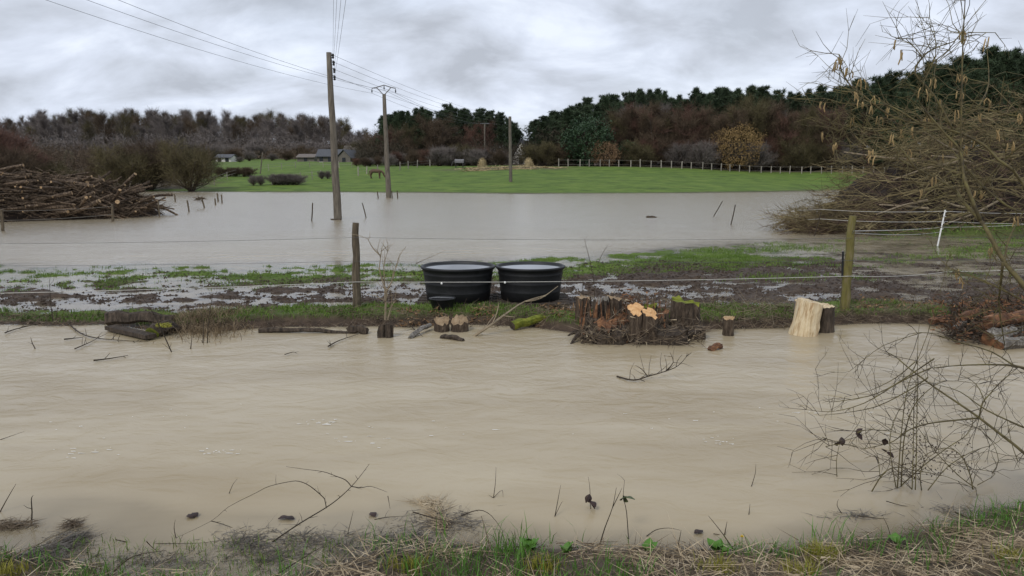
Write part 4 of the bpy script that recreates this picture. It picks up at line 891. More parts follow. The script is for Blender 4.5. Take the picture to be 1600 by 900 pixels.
tub(713, 479, 118, 'black plastic water tub with a small bucket before it'); tub(829.5, 477, 110, 'black plastic water tub with the pale stick leaning before it')
c_ = U(691.5, 485.5, .115); rr = 21.5 / FPX * c_.y; H = 21 / FPX * c_.y; o = empty('bucket', c_); tag(o, 'small black rubber bucket before the left tub', 'bucket'); m = MB()
m.lathe([(0, 0), (rr * .68, 0), (rr * .72, .01), (rr * .93, H * .9), (rr, H * .93), (rr, H), (rr * .9, H), (rr * .66, .03), (0, .03)], 32); m.build('shell', 'rubber' if 'rubber' in MATS else 'black_plastic', o, True)
m = MB(); m.tube(smooth_path([(-rr * .95, 0, H * .95), (-rr * .4, -rr * .55, H * 1.12), (rr * .4, -rr * .55, H * 1.10), (rr * .95, 0, H * .95)]), .006, 5); m.build('handle', 'steel', o)

# ------------------------------------------------------------------ stumps, logs and drift along the far bank
def stump_mesh(r, h, tilt=(0, 0), flare=.25, rough=.12, n=22, seed=1, sx=1.0, rag=.012):
    rg = random.Random(seed); m = MB(); k = 9; ph = [rg.uniform(0, 6.28) for _ in range(5)]
    for i in range(k):
        f = i / (k - 1); z = -.18 + (h + .18) * f
        for j in range(n):
            a = 6.2832 * j / n; rr = r * (1 + flare * (1 - f) ** 2.5 + rough * (math.sin(3 * a + ph[0]) * .5 + math.sin(5 * a + ph[1] + f) * .4 + math.sin(11 * a + ph[2]) * .3) + rg.uniform(-.04, .04))
            x = math.cos(a) * rr * sx; y = math.sin(a) * rr; zz = z + (x * tilt[0] + y * tilt[1]) * f + (rg.uniform(-rag, rag * .6) if i == k - 1 else 0); m.v.append((x, y, zz))
    for i in range(k - 1):
        for j in range(n): m.f.append((i * n + j, i * n + (j + 1) % n, (i + 1) * n + (j + 1) % n, (i + 1) * n + j)); m.m.append(0)
    c0 = len(m.v); m.v.append((0, 0, h + .008))
    for j in range(n): m.f.append(((k - 1) * n + j, (k - 1) * n + (j + 1) % n, c0)); m.m.append(1)
    return m
def stump(name, cx, by, ty, wpx, label, bark='brown_bark', cut='cut_wood', tilt=(0, .25), seed=1, parent=None, z=0.0, sx=1.0, lean=(0, 0), rough=.12, dy=0.0):
    b = U(cx, by, z); b.y += dy; s = b.y / FPX; b.x = (cx - 800) * s; r = wpx / 2 * s; H = CAMZ + (HOR - ty) * s * 1.0 - z; b.y += r * .8
    m = stump_mesh(r, H, tilt, seed=seed, sx=sx, rough=rough, rag=.012 if cut in ('fresh_cut', 'pale_wood', 'cut_wood') else (.03 if cut == 'old_cut' else .06)); o = m.build(name, [bark, cut], parent, False); o.location = b if parent is None else b - parent.location
    o.rotation_euler = (lean[0], lean[1], 0)
    if label: tag(o, label, 'stump')
    return o
st = empty('coppice_stump', U(975, 530)); tag(st, 'large coppiced stump with several sawn stems and reddish litter', 'stump')
for i, (cx, by, ty, w_, tl, ck, bk, dy) in enumerate(((915, 524, 466, 21, (0, .1), 'old_cut', 'brown_bark', .25), (942, 528, 469, 24, (.1, .0), 'grey_wood', 'dark_bark', .15), (964, 528, 467, 22, (-.1, .1), 'old_cut', 'brown_bark', .25),
        (998, 537, 485, 23, (.05, .75), 'fresh_cut', 'brown_bark', 0), (1021, 538, 491, 23, (-.2, .5), 'fresh_cut', 'brown_bark', 0), (1020, 530, 479, 22, (0, 0), 'moss', 'dark_bark', .5), (981, 531, 500, 26, (.2, .2), 'orange_wood', 'orange_wood', .15), (1040, 532, 492, 20, (.3, 0), 'orange_wood', 'dark_bark', .15), (950, 535, 508, 34, (0, .4), 'orange_wood', 'brown_bark', 0.0), (925, 530, 500, 26, (0, .3), 'brown_bark', 'dark_bark', 0.05))):
    if ck == 'fresh_cut' and 'fresh_cut' not in MATS: mat('fresh_cut', [(0.42, 0.22, 0.09), (0.56, 0.33, 0.15), (0.64, 0.42, 0.22)], 0.75, 18, bump=.3)
    stump('stem', cx, by, ty, w_, None, bk, ck, tl, 20 + i, st, rough=.32, dy=dy)
rp_ = []
m = MB()
for i in range(46):
    a = U(rng.uniform(905, 1100), rng.uniform(524, 541), .0) + Vector((0, .25, 0)); b = a + Vector((rng.uniform(-.25, .25), rng.uniform(-.28, .0), rng.uniform(-.05, .16))); 
    m.tube([a + Vector((0, 0, rng.uniform(0, .14))) - st.location, a.lerp(b, .5) + Vector((0, 0, .05)) - st.location, b - st.location], [.03, .022, .008], 5)
m.build('roots', 'dark_bark', st)['kind'] = 'stuff'
for cx_, by_, ty_, w_, sx_ in ((965, 537, 520, 60, 1.9), (1035, 538, 522, 56, 2.0), (1085, 530, 517, 40, 1.3)): stump('root_mound', cx_, by_, ty_, w_, None, 'dark_bark', 'dark_bark', (.1, .1), cx_, st, sx=sx_, rough=.3)
def litter(name, boxes, n, m_, label, ln=.12, wd=.012, zj=.12, up=.3, parent=None, z0=.0):
    P = []
    for k in range(n):
        (x0, y0, x1, y1) = boxes[k % len(boxes)]; P.append(U(rng.uniform(x0, x1), rng.uniform(y0, y1), z0)[:])
    P = np.array(P); P[:, 2] = np.maximum(0.0, height(P[:, 0], P[:, 1])) + np.abs(nr.normal(size=n)) * zj
    d = nr.normal(size=(n, 3)); d[:, 2] = d[:, 2] * .5 + up
    if parent is not None: P -= np.array(parent.location)
    o = link(name, npmesh(name, *tris(P, d, ln * nr.uniform(.4, 1.4, n), wd), m_), parent); o['kind'] = 'stuff'
    if label: tag(o, label, 'litter')
    return o
litter('twigs', [(905, 515, 1100, 541), (905, 490, 1060, 540)], 1900, 'straw_dark', None, .26, .011, .10, .35, st)
m = MB()
for i in range(70):
    a = U(rng.uniform(906, 1050), rng.uniform(522, 538), 0) + Vector((0, .18, rng.uniform(.0, .2))); hh_ = rng.uniform(.12, .36); m.tube([a - st.location, a + Vector((rng.uniform(-.05, .05), rng.uniform(-.06, .02), hh_)) - st.location], [rng.uniform(.008, .022), .002], 4, jit=.3)
m.build('splinters', 'orange_wood', st)['kind'] = 'stuff'
litter('bark_chips', [(950, 505, 1040, 538), (960, 495, 1000, 530)], 700, 'orange_wood', None, .08, .03, .13, .1, st)
litter('pale_chips', [(905, 505, 1090, 540)], 300, 'straw', None, .09, .014, .12, .1, st)
stump('tree_stump', 1077, 525, 475, 44, 'broad dark rough stump with a mossy top beside the coppiced stump', 'brown_bark', 'moss', (-.1, .1), 41, rough=.22)
stump('tree_stump', 1147, 525, 499, 17, 'short narrow stump standing alone in the water', 'brown_bark', 'cut_wood', (.1, .2), 42)
o = stump('tree_stump', 1272, 525, 473, 40, 'freshly split pale cream stump before the mossy leaning post', 'pale_wood', 'pale_wood', (-.05, .1), 43, rough=.06, lean=(R(-4), R(10)))
stump('tree_stump', 1301, 520, 480, 28, 'dark barked half of the pale split stump', 'dark_bark', 'pale_wood', (0, .1), 44, rough=.1)
stump('tree_stump', 1257, 517, 471, 14, 'thin pale barked sliver of the split stump', 'grey_wood', 'pale_wood', (0, .1), 45, rough=.1)
stump('tree_stump', 688, 519, 503, 24, 'left of two low sawn stumps by the bucket', 'brown_bark', 'old_cut', (0, .4), 46, rough=.14)
stump('tree_stump', 716, 519, 503, 26, 'right of two low sawn stumps by the bucket', 'brown_bark', 'old_cut', (0, .4), 47, rough=.14)
stump('tree_stump', 598, 528, 511, 20, 'dark rooty stump at the foot of the sapling', 'dark_bark', 'dark_bark', (.4, 0), 48, rough=.5)
def logp(name, a, b, r0, r1, m_, label, cat='log', cut='cut_wood', bend=.03, n=9, jit=.14, grp=None):
    a = Vector(a); b = Vector(b); m = MB(); k = 6; mid = (a + b) / 2
    m.tube([a.lerp(b, i / k) - mid + Vector((0, 0, bend * math.sin(3.14 * i / k) + .2 * r0 * math.sin(i * 2.2))) for i in range(k + 1)], [(r0 + (r1 - r0) * i / k) * (1 + .08 * math.sin(i * 1.9)) for i in range(k + 1)], n, capmi=1, jit=jit)
    o = m.build(name, [m_, cut]); o.location = mid; return tag(o, label, cat, grp)
logp('log', U(168, 498, .12), U(272, 500, .10), .085, .06, 'dark_bark', 'thick black log lying on the far bank above the plank', cut='dark_bark')
logp('log', U(238, 521, .05), U(273, 512, .05), .10, .09, 'dark_bark', 'stubby black log end with yellow moss on its top', cut='moss')
m = MB(); a = U(172, 510, .06); b = U(236, 527, .04); d_ = (b - a); m.box((0, 0, 0), (d_.length / 2, .07, .025), Matrix.Rotation(math.atan2(d_.y, d_.x), 3, 'Z')); o = m.build('plank', 'dark_bark'); o.location = (a + b) / 2; tag(o, 'grey plank sloping into the water under the black log', 'plank')
P = [U(rng.uniform(243, 268), rng.uniform(505, 511), .16) for _ in range(160)]; o = link('moss_cushion', npmesh('moss_cushion', *leaves(np.array([p[:] for p in P]), .018), 'grass_yellow')); tag(o, 'bright yellow moss cushion on the stubby log end', 'moss', kind='stuff')
logp('log', U(800, 509, .06), U(866, 497, .08), .062, .055, 'moss', 'mossy green log lying along the bank before the right tub', cut='dark_bark')
logp('log', U(405, 517, .02), U(548, 521, .0), .035, .022, 'dark_bark', 'long thin black log floating along the far bank', cut='dark_bark', n=7)
logp('log', U(545, 517, .03), U(574, 518, .03), .05, .06, 'dark_bark', 'short black knotty wood beside the sapling stump', cut='dark_bark', jit=.3)
logp('log', U(690, 528, .0), U(724, 533, .0), .032, .03, 'dark_bark', 'dark floating log end before the two low stumps', cut='dark_bark')
logp('log', U(640, 529, .0), U(672, 508, .06), .03, .03, 'grey_wood', 'grey broken log slanting up the bank beside the sapling', cut='grey_wood', jit=.25)
logp('log', U(1110, 548, .0), U(1127, 541, .03), .035, .03, 'orange_wood', 'small reddish floating piece of wood in the river', cut='orange_wood', jit=.25)
logp('drift_wood', U(1010, 340, .0), U(1026, 340, .0), .06, .04, 'dark_bark', 'dark scrap floating far out on the flooded meadow', 'driftwood', 'dark_bark')
# broken red and grey timber, right end of the bank
rg = random.Random(3)
for i, (x0, y0, x1, y1, r_, m_, z, l) in enumerate(((1455, 503, 1500, 497, .06, 'orange_wood', .06, 'red brown end piece of the broken timber'), (1500, 500, 1560, 478, .09, 'orange_wood', .16, 'orange split log slanting up in the broken timber'), (1545, 505, 1640, 492, .11, 'orange_wood', .22, 'thick orange rotten log topping the broken timber'),
        (1490, 515, 1530, 495, .05, 'grey_wood', .10, 'small grey splintered log in the broken timber'), (1545, 530, 1600, 520, .12, 'grey_wood', .08, 'thick grey log at the waterline of the broken timber'), (1560, 540, 1650, 535, .11, 'grey_wood', .04, 'ashy grey log half sunk in the river'), (1510, 521, 1535, 506, .05, 'dark_bark', .06, 'small dark log foot in the broken timber'), (1570, 488, 1640, 476, .07, 'brown_bark', .2, 'brown barked log behind the orange log'))):
    logp('broken_log', U(x0, y0, z), U(x1, y1, z), r_ * .7, r_ * .5, m_, l, 'log', 'orange_wood', jit=.28, n=10)
litter('timber_splinters', [(1455, 495, 1600, 520), (1490, 500, 1600, 540)], 1300, 'orange_wood', 'reddish splinters over the broken timber on the bank', .10, .02, .12, .1)
litter('timber_debris', [(1480, 500, 1600, 538)], 1300, 'dark_bark', 'dark splinters over the broken timber on the bank', .22, .016, .10, .25)

# ------------------------------------------------------------------ twigs, saplings, sticks
def branchy(name, paths, r, m_, label, cat='branch', side=0, slen=.12, seed=1, grp=None, n=5, taper=.25, sub=3, up=.2, parts=False):
    """a woody thing from 3-D paths, with finer side twigs"""
    rg = random.Random(seed); org = Vector(paths[0][0]); m = MB()
    for i, p in enumerate(paths):
        pts = smooth_path(p, sub); r0 = r if i == 0 else r * .7; k = len(pts)
        m.tube([q - org for q in pts], [r0 * (1 - (1 - taper) * j / (k - 1)) for j in range(k)], n)
        L_ = sum((pts[j + 1] - pts[j]).length for j in range(k - 1))
        for s_ in range(int(side * L_)):
            j = rg.randint(0, k - 2); q = pts[j].lerp(pts[j + 1], rg.random()); d = ((pts[j + 1] - pts[j]).normalized() * .6 + rvec(rg) * .8 + Vector((0, 0, up))).normalized(); ln = slen * rg.uniform(.4, 1.3)
            q2 = q + d * ln * .5; d2 = (d + rvec(rg) * .35).normalized(); m.tube([q - org, q2 - org, q2 + d2 * ln * .5 - org], [r0 * .42, r0 * .33, r0 * .16], 3, cap=False)
    o = m.build(name, m_); o.location = org; return tag(o, label, cat, grp) if label else o
def flat(pts, y=None, base=0):                              # pixel path standing in the plane y of its foot
    y = y or U(*pts[base]).y; return [D(a, b, y + .02 * math.sin(i * 1.3)) for i, (a, b) in enumerate(pts)]
def lying(pts, z=.012): return [U(a, b, z) for a, b in pts]
branchy('stick', [[U(740, 525, .0), U(765, 509, .12), U(795, 487, .24), D(820, 471, 10.0), D(853, 461, 10.3)], [D(820, 471, 10.0), D(845, 466, 10.1), D(872, 447, 10.3)]], .020, 'twig_pale', 'long pale bare stick leaning from the river to the right tub', side=4, slen=.3, seed=4)
sy = U(600, 512, .1).y
branchy('sapling', [flat([(602, 500), (603, 470), (604, 455), (598, 440), (593, 420), (595, 400), (596, 388)], sy), flat([(604, 455), (612, 440), (618, 420), (624, 400), (634, 386)], sy), flat([(602, 470), (601, 440), (600, 415), (606, 392)], sy), flat([(595, 400), (583, 388), (574, 372)], sy), flat([(606, 500), (611, 480), (620, 468)], sy)], .014, 'twig_pale', 'bare pale multi stemmed sapling growing on the bank left of the tubs', 'sapling', side=14, slen=.2, seed=9)
branchy('sapling', [flat([(650, 412), (658, 408), (672, 402), (695, 392)], sy + 1.2)], .006, 'twig_pale', 'thin bare twig behind the left tub', 'sapling', side=5, slen=.15, seed=2)
branchy('sapling', [flat([(929, 482), (928, 440), (921, 405), (916, 385), (913, 372)], 10.2), flat([(935, 410), (942, 395), (951, 381)], 10.2), flat([(908, 470), (911, 440), (910, 430)], 10.2)], .006, 'twig', 'slender upright bare sapling behind the coppiced stump', 'sapling', side=5, slen=.16, seed=3)
for i, (pts, l) in enumerate((([(83, 505), (80, 480), (78, 455), (77, 440)], 'upright dead stalk at the left of the far bank'), ([(268, 550), (245, 500), (232, 478), (205, 443)], 'long dead stalk slanting over the black log'), ([(324, 536), (326, 500), (331, 468), (332, 465)], 'thick dead stalk before the dry grass of the far bank'), ([(317, 536), (318, 505), (314, 488)], 'shorter dead stalk beside the thick one'), ([(298, 545), (300, 525)], 'short dead stalk in the water before the far bank'), ([(207, 470), (203, 448)], 'thin weed stalk in the puddles behind the black log'), ([(55, 545), (50, 535), (48, 527)], 'tiny hooked twig in the river'), ([(86, 505), (90, 480)], 'thin stalk beside the upright dead stalk'))):
    branchy('dead_stalk', [flat(pts)], .007, 'twig', l, 'stalk', side=8, slen=.12, seed=30 + i)
for i, (pts, l, r_) in enumerate((([(104, 503), (125, 520), (150, 528), (190, 532), (232, 534)], 'long thin branch floating before the plank', .010), ([(117, 545), (140, 535), (155, 527)], 'short forked twig crossing the floating branch', .008), ([(146, 563), (172, 560), (200, 555)], 'dark flat twig floating in the river', .010), ([(8, 520), (25, 514), (60, 506), (95, 501)], 'thin curved twig at the left of the far bank', .009), ([(100, 530), (130, 527)], 'dark twig floating at the left of the far bank', .01),
        ([(513, 541), (530, 532), (560, 522)], 'dark twig slanting from the short knotty wood', .010), ([(445, 554), (458, 550), (464, 552)], 'tiny twig drifting in mid river', .006), ([(632, 500), (645, 512), (660, 525)], 'dark twig lying against the bank', .01))):
    branchy('floating_twig', [lying(pts, .02)], r_, 'twig', l, 'twig', side=7, slen=.12, seed=50 + i)
fy = U(1000, 592).y
branchy('floating_branch', [[U(964, 588, .01), U(990, 594, .02), U(1012, 588, .03), D(1040, 580, fy), D(1060, 571, fy), D(1076, 553, fy)], [D(1040, 580, fy), D(1052, 566, fy), D(1047, 551, fy)], [U(1012, 588, .03), D(1003, 577, fy), D(993, 571, fy)]], .009, 'twig', 'bare forked branch drifting in the river before the coppiced stump', side=16, slen=.16, seed=8)
# twigs at the near bank
NB_T = [([[(425, 847), (468, 818), (508, 794), (530, 778), (549, 760), (562, 745), (577, 725)], [(549, 760), (540, 750), (525, 744), (505, 737), (475, 733), (447, 729)], [(549, 760), (564, 762), (580, 760), (605, 769)], [(510, 794), (508, 783), (505, 777), (485, 760), (467, 752), (450, 753), (420, 760), (400, 770), (357, 792), (330, 814), (274, 841)]], 'long arching bramble cane looping out of the near shallows', .0042, 10),
        ([[(275, 841), (272, 825), (274, 812)]], 'short upright twig at the foot of the looping cane', .003, 6), ([[(330, 814), (345, 818), (370, 826), (385, 822)]], 'thin side twig under the looping cane', .0028, 9),
        ([[(934, 862), (945, 825), (957, 793), (963, 762)], [(957, 793), (966, 775), (972, 762)]], 'tall forked dead stalk leaning in the near water', .004, 3), ([[(982, 842), (979, 800), (974, 775), (976, 750)]], 'thin stalk carrying a sprig of leaves beside the forked stalk', .003, 5), ([[(867, 807), (872, 780), (876, 758)], [(867, 807), (875, 790), (879, 783)]], 'small forked stalk in the near water', .003, 4),
        ([[(923, 795), (922, 770), (921, 757), (919, 745)]], 'drooping sprig of dark leaves over the near water', .0025, 4), ([[(771, 778), (774, 755), (775, 730)], [(771, 778), (763, 773)], [(771, 778), (785, 766), (785, 790)]], 'thin forked twig rising from the river', .0028, 2), ([[(1174, 760), (1180, 740), (1181, 725)]], 'short dark twig poking from mid river', .003, 3), ([[(1170, 804), (1172, 787)]], 'tiny twig poking from the water near the bank', .0028, 2),
        ([[(1152, 868), (1130, 835), (1107, 806)]], 'straight dead stem leaning left over the near bank', .004, 2), ([[(1132, 836), (1136, 815)], [(1115, 834), (1143, 838)]], 'short dark stub beside the leaning stem', .004, 2), ([[(1010, 838), (1025, 828), (1045, 825), (1065, 829)]], 'thin arched twig at the near water edge', .0032, 4), ([[(1055, 868), (1060, 850), (1064, 830)]], 'dark upright stick at the near water edge', .0045, 2),
        ([[(0, 800), (12, 778), (25, 756)]], 'straight dead stick at the left end of the near shallows', .004, 1), ([[(49, 820), (50, 800), (49, 780), (52, 774)]], 'brown dock stalk standing in the left shallows', .005, 6), ([[(0, 875), (50, 855), (90, 835), (112, 824)], [(50, 855), (70, 845)]], 'long twig lying toward the matted straw clump', .004, 5), ([[(83, 851), (100, 840), (115, 832)]], 'short branch beside the matted straw clump', .004, 5), ([[(180, 843), (205, 848), (232, 849), (262, 849), (320, 848), (370, 838)]], 'long thin twig floating in the left shallows', .0032, 6),
        ([[(178, 893), (198, 875), (220, 866), (260, 860)]], 'dark bent twig half sunk in the left shallows', .005, 4), ([[(229, 846), (240, 857), (250, 862)]], 'thin forked twig in the left shallows', .003, 3), ([[(430, 900), (465, 877), (510, 850)]], 'dark twig in the flooded straw', .004, 6), ([[(545, 880), (515, 850)]], 'pale bent stem over the flooded straw', .004, 0), ([[(645, 800), (680, 810), (715, 818), (745, 825)]], 'dark cane across the drift straw', .004, 4), ([[(720, 806), (748, 797), (768, 806), (787, 832)]], 'arched cane beyond the drift straw', .0035, 3), ([[(768, 868), (762, 840), (752, 806)]], 'pale grey stick standing at the water edge', .006, 1), ([[(543, 835), (548, 815), (552, 798)]], 'thin stem rising beside the drift straw', .0028, 4), ([[(606, 775), (610, 797)]], 'tiny upright stem beyond the drift straw', .0025, 2), ([[(585, 812), (605, 808), (640, 806)]], 'twig floating by the drift straw', .003, 5),
        ([[(0, 687), (18, 681), (38, 674)]], 'thin twig reaching in over the river at the left', .003, 4), ([[(358, 771), (364, 757), (371, 748)]], 'tiny twig poking from the river', .0025, 4), ([[(1192, 868), (1215, 868), (1238, 862)]], 'dark stick at the water edge below the bush', .004, 2), ([[(1315, 802), (1308, 790), (1310, 780)]], 'bent twig standing in the right shallows', .003, 4), ([[(1385, 783), (1410, 790), (1440, 793)]], 'twig floating under the tangled bush', .003, 4), ([[(1492, 800), (1515, 810), (1535, 818)]], 'twig caught at the right water edge', .004, 5), ([[(1340, 806), (1375, 810), (1420, 813)]], 'thin reed floating in the right shallows', .003, 1), ([[(1393, 845), (1388, 825), (1380, 808)]], 'thin dry stem on the right near bank', .003, 1)]
for i, (paths, l, r_, sd_) in enumerate(NB_T):
    y_ = max(min(U(a, b).y for a, b in [p[0], p[-1]]) for p in paths[:1]); y_ = U(*max(paths[0], key=lambda q: q[1])).y
    branchy('twig', [flat(p, y_) for p in paths], r_, 'twig_pale' if 'pale' in l or 'straw clump' in l else 'twig', l, 'twig', side=sd_, slen=.05, seed=70 + i)
def leaf_mesh(sz, m_, seed=1):
    rg = random.Random(seed); V = []; n = 7
    for i in range(n):
        f = i / (n - 1); w_ = math.sin(math.pi * min(1, f * .93 + .05)) * .36; c = .14 * math.sin(f * 3.1); V += [(f, -w_, c - .10), (f, 0, c * .6), (f, w_, c - .08)]
    F = []
    for i in range(n - 1):
        for j in (0, 1): F.append((i * 3 + j, i * 3 + j + 1, i * 3 + 4 + j, i * 3 + 3 + j))
    return npmesh('leaf', np.array(V) * sz, F, m_, True)
LF = leaf_mesh(.065, 'dead_leaf'); LG = leaf_mesh(.065, 'bramble_leaf') if 'bramble_leaf' in MATS else None
mat('bramble_leaf', [(0.03, 0.045, 0.015), (0.07, 0.09, 0.03)], .5, 30); LG = leaf_mesh(.06, 'bramble_leaf')
def sprig(pos, me, k, label, parent=None):
    for i in range(k):
        o = link('leaf', me, parent); o.location = pos if parent is None else pos - parent.location
        o.rotation_euler = (rng.uniform(-1, 1), rng.uniform(.2, 1.3), rng.uniform(0, 6.28)); o.scale = (rng.uniform(.75, 1.1),) * 3
        if parent is None: tag(o, label, 'leaf', 'dead leaves by the near bank')
tw = {o['label']: o for o in C.objects if o.get('category') == 'twig'}
t_ = tw['thin stalk carrying a sprig of leaves beside the forked stalk']; sprig(D(978, 776, t_.location.y), LG, 3, None, t_)
t_ = tw['drooping sprig of dark leaves over the near water']; sprig(D(921, 772, t_.location.y), LF, 2, None, t_); sprig(D(922, 782, t_.location.y), LF, 2, None, t_)
for px, py in ((294, 803), (300, 801), (452, 806), (460, 810), (579, 800), (1098, 828)):
    o = link('leaf', LF); o.location = U(px, py, .012); o.rotation_euler = (0, 0, rng.uniform(0, 6)); tag(o, 'dead leaf floating on the brown river near the bank', 'leaf', 'dead leaves on the river')

# ------------------------------------------------------------------ hazel and bramble at the right
def build_hazel():
    rg = random.Random(12); root = Vector((4.75, 5.6, hz(4.75, 5.6))); h = empty('hazel_bush', root); tag(h, 'leafless hazel bush hung with yellow brown catkins reaching in at the right', 'bush')
    paths = [(4.4, 5.2, .017, [(1680, 560), (1600, 447), (1570, 410), (1545, 365), (1532, 345), (1502, 312), (1490, 295), (1430, 262), (1395, 243)]),
             (4.5, 4.7, .012, [(1532, 345), (1510, 290), (1505, 270), (1500, 235), (1478, 210), (1456, 185), (1440, 165)]),
             (4.6, 4.6, .008, [(1505, 300), (1501, 280), (1502, 200), (1503, 120), (1505, 60), (1509, -20)]),
             (4.5, 5.0, .010, [(1690, 480), (1600, 290), (1560, 250), (1535, 225), (1490, 205), (1440, 195), (1390, 180), (1350, 150), (1330, 135), (1315, 110), (1311, 85)]),
             (4.6, 5.0, .008, [(1570, 410), (1573, 385), (1582, 362), (1600, 330), (1640, 290)]), (4.5, 4.8, .009, [(1567, 410), (1563, 450), (1561, 480), (1570, 540)]),
             (4.8, 5.0, .007, [(1490, 205), (1460, 150), (1430, 115), (1441, 90), (1461, 75), (1490, 65), (1506, 52), (1555, 51)]), (4.8, 5.0, .004, [(1441, 90), (1425, 70), (1405, 61), (1399, 60)]), (4.8, 5.0, .004, [(1445, 125), (1458, 97), (1462, 82), (1460, 50), (1452, 28)]), (4.8, 5.0, .004, [(1458, 97), (1482, 78), (1504, 52), (1530, 66)]),
             (4.7, 5.1, .007, [(1490, 205), (1440, 190), (1400, 200), (1360, 205), (1335, 195), (1310, 205), (1290, 215)]), (4.7, 5.0, .006, [(1440, 195), (1390, 165), (1360, 165), (1330, 162), (1290, 160)]), (4.7, 5.0, .006, [(1430, 262), (1400, 225), (1360, 215), (1330, 228), (1304, 225)]),
             (4.6, 5.2, .008, [(1640, 330), (1590, 330), (1540, 295), (1500, 250), (1470, 215), (1430, 200)]), (4.6, 5.1, .008, [(1660, 200), (1600, 225), (1560, 260), (1530, 300), (1512, 330)]), (4.6, 5.1, .007, [(1660, 150), (1600, 180), (1560, 175), (1530, 165), (1500, 140)]), (4.6, 5.0, .006, [(1530, 165), (1545, 130), (1541, 65)]),
             (4.4, 4.9, .008, [(1660, 500), (1600, 470), (1540, 440), (1500, 425), (1478, 418)])]
    m = MB(); allp = []
    for y0, y1, r, px in paths:
        k = len(px); pts = smooth_path([D(a, b, y0 + (y1 - y0) * i / (k - 1)) for i, (a, b) in enumerate(px)]); n = len(pts)
        m.tube([q - root for q in pts], [r * (1 - .7 * j / (n - 1)) for j in range(n)], 6); allp += [(q, r * (1 - .7 * j / (n - 1))) for j, q in enumerate(pts)]
    m.tube([(0, 0, -.1), (.02, -.1, .35), paths and tuple(D(1680, 560, 4.4) - root)], [.026, .022, .017], 7)
    m.tube([(0, 0, .2), tuple(D(1690, 480, 4.5) - root)], [.016, .010], 6); m.tube([(.05, 0, .2), (.1, -.3, .9), tuple(D(1640, 330, 4.6) - root)], [.014, .011, .008], 6); m.tube([(.05, 0, .2), (.1, -.3, 1.2), tuple(D(1660, 200, 4.6) - root)], [.014, .011, .008], 6); m.tube([(.05, 0, .2), (.15, -.3, 1.4), tuple(D(1660, 150, 4.6) - root)], [.014, .011, .008], 6); m.tube([(0, 0, .1), tuple(D(1660, 500, 4.4) - root)], [.014, .008], 6)
    m.build('stems', 'hazel_bark', h, True)
    m = MB(); tips = []
    for k in range(330):
        q, r = allp[rg.randrange(len(allp))]; ln = rg.uniform(.08, .38); d = (rvec(rg) + Vector((-.5, 0, .15))); d.y *= .5; d.normalize(); pts = [q]
        for s_ in range(3): d = (d + rvec(rg) * .3).normalized(); pts.append(pts[-1] + d * ln / 3)
        m.tube([p - root for p in pts], [.0028, .0023, .0017, .0010], 3, cap=False)
        for s_ in range(3):
            p = pts[rg.randint(1, 3)]; e_ = p + (d + rvec(rg) * .9).normalized() * ln * .45; m.tube([p - root, e_ - root], [.0016, .0008], 3, cap=False)
    cats = [(1308, 107), (1313, 98), (1326, 116), (1345, 130), (1286, 167), (1288, 215), (1304, 232), (1334, 192), (1337, 152), (1360, 172), (1370, 159), (1410, 87), (1403, 69), (1507, 56), (1541, 67), (1509, 125), (1497, 125), (1460, 132), (1442, 145), (1499, 150), (1542, 162), (1530, 185), (1492, 180), (1452, 192), (1426, 205), (1410, 210), (1394, 217), (1482, 225), (1500, 225), (1527, 222), (1512, 237), (1594, 187), (1367, 250), (1362, 242), (1440, 304), (1459, 285), (1525, 307), (1537, 307), (1587, 347), (1497, 430), (1502, 442), (1580, 230), (1560, 210), (1470, 250), (1420, 240), (1550, 395), (1387, 175), (1470, 165), (1375, 190), (1345, 165)]
    cm = []
    for i in range(3):
        c = MB(); ln = (.055, .066, .045)[i]; c.tube([(0, 0, 0), (.003, 0, -ln * .1), (.006 + .004 * i, .002, -ln * .5), (.004, 0, -ln * .9), (.004, 0, -ln)], [.0012, .0042, .0048, .0042, .0015], 6); cm.append(c.mesh('catkin', 'catkin', True))
    for px, py in cats:
        y = rg.uniform(4.6, 5.0); q = D(px, py - 9, y); near = min(allp, key=lambda t: (t[0] - q).length)[0]; mid = near.lerp(q, .5) + Vector((0, 0, .02)); m.tube([near - root, mid - root, q - root], [.0026, .002, .0014], 4, cap=False)
        for k in range(rg.randint(2, 4)):
            o = link('catkin', cm[rg.randrange(3)], h); o.location = q - root + Vector((rg.uniform(-.018, .018), rg.uniform(-.01, .01), rg.uniform(-.012, .004))); o.rotation_euler = (rg.gauss(0, .12), rg.gauss(0, .16), rg.uniform(0, 6.28)); o.scale = (.9, .9, rg.uniform(.8, 1.25))
            m.tube([q - root, o.location], [.0014, .001], 3, cap=False)
    m.build('twigs', 'hazel_bark', h)
build_hazel()
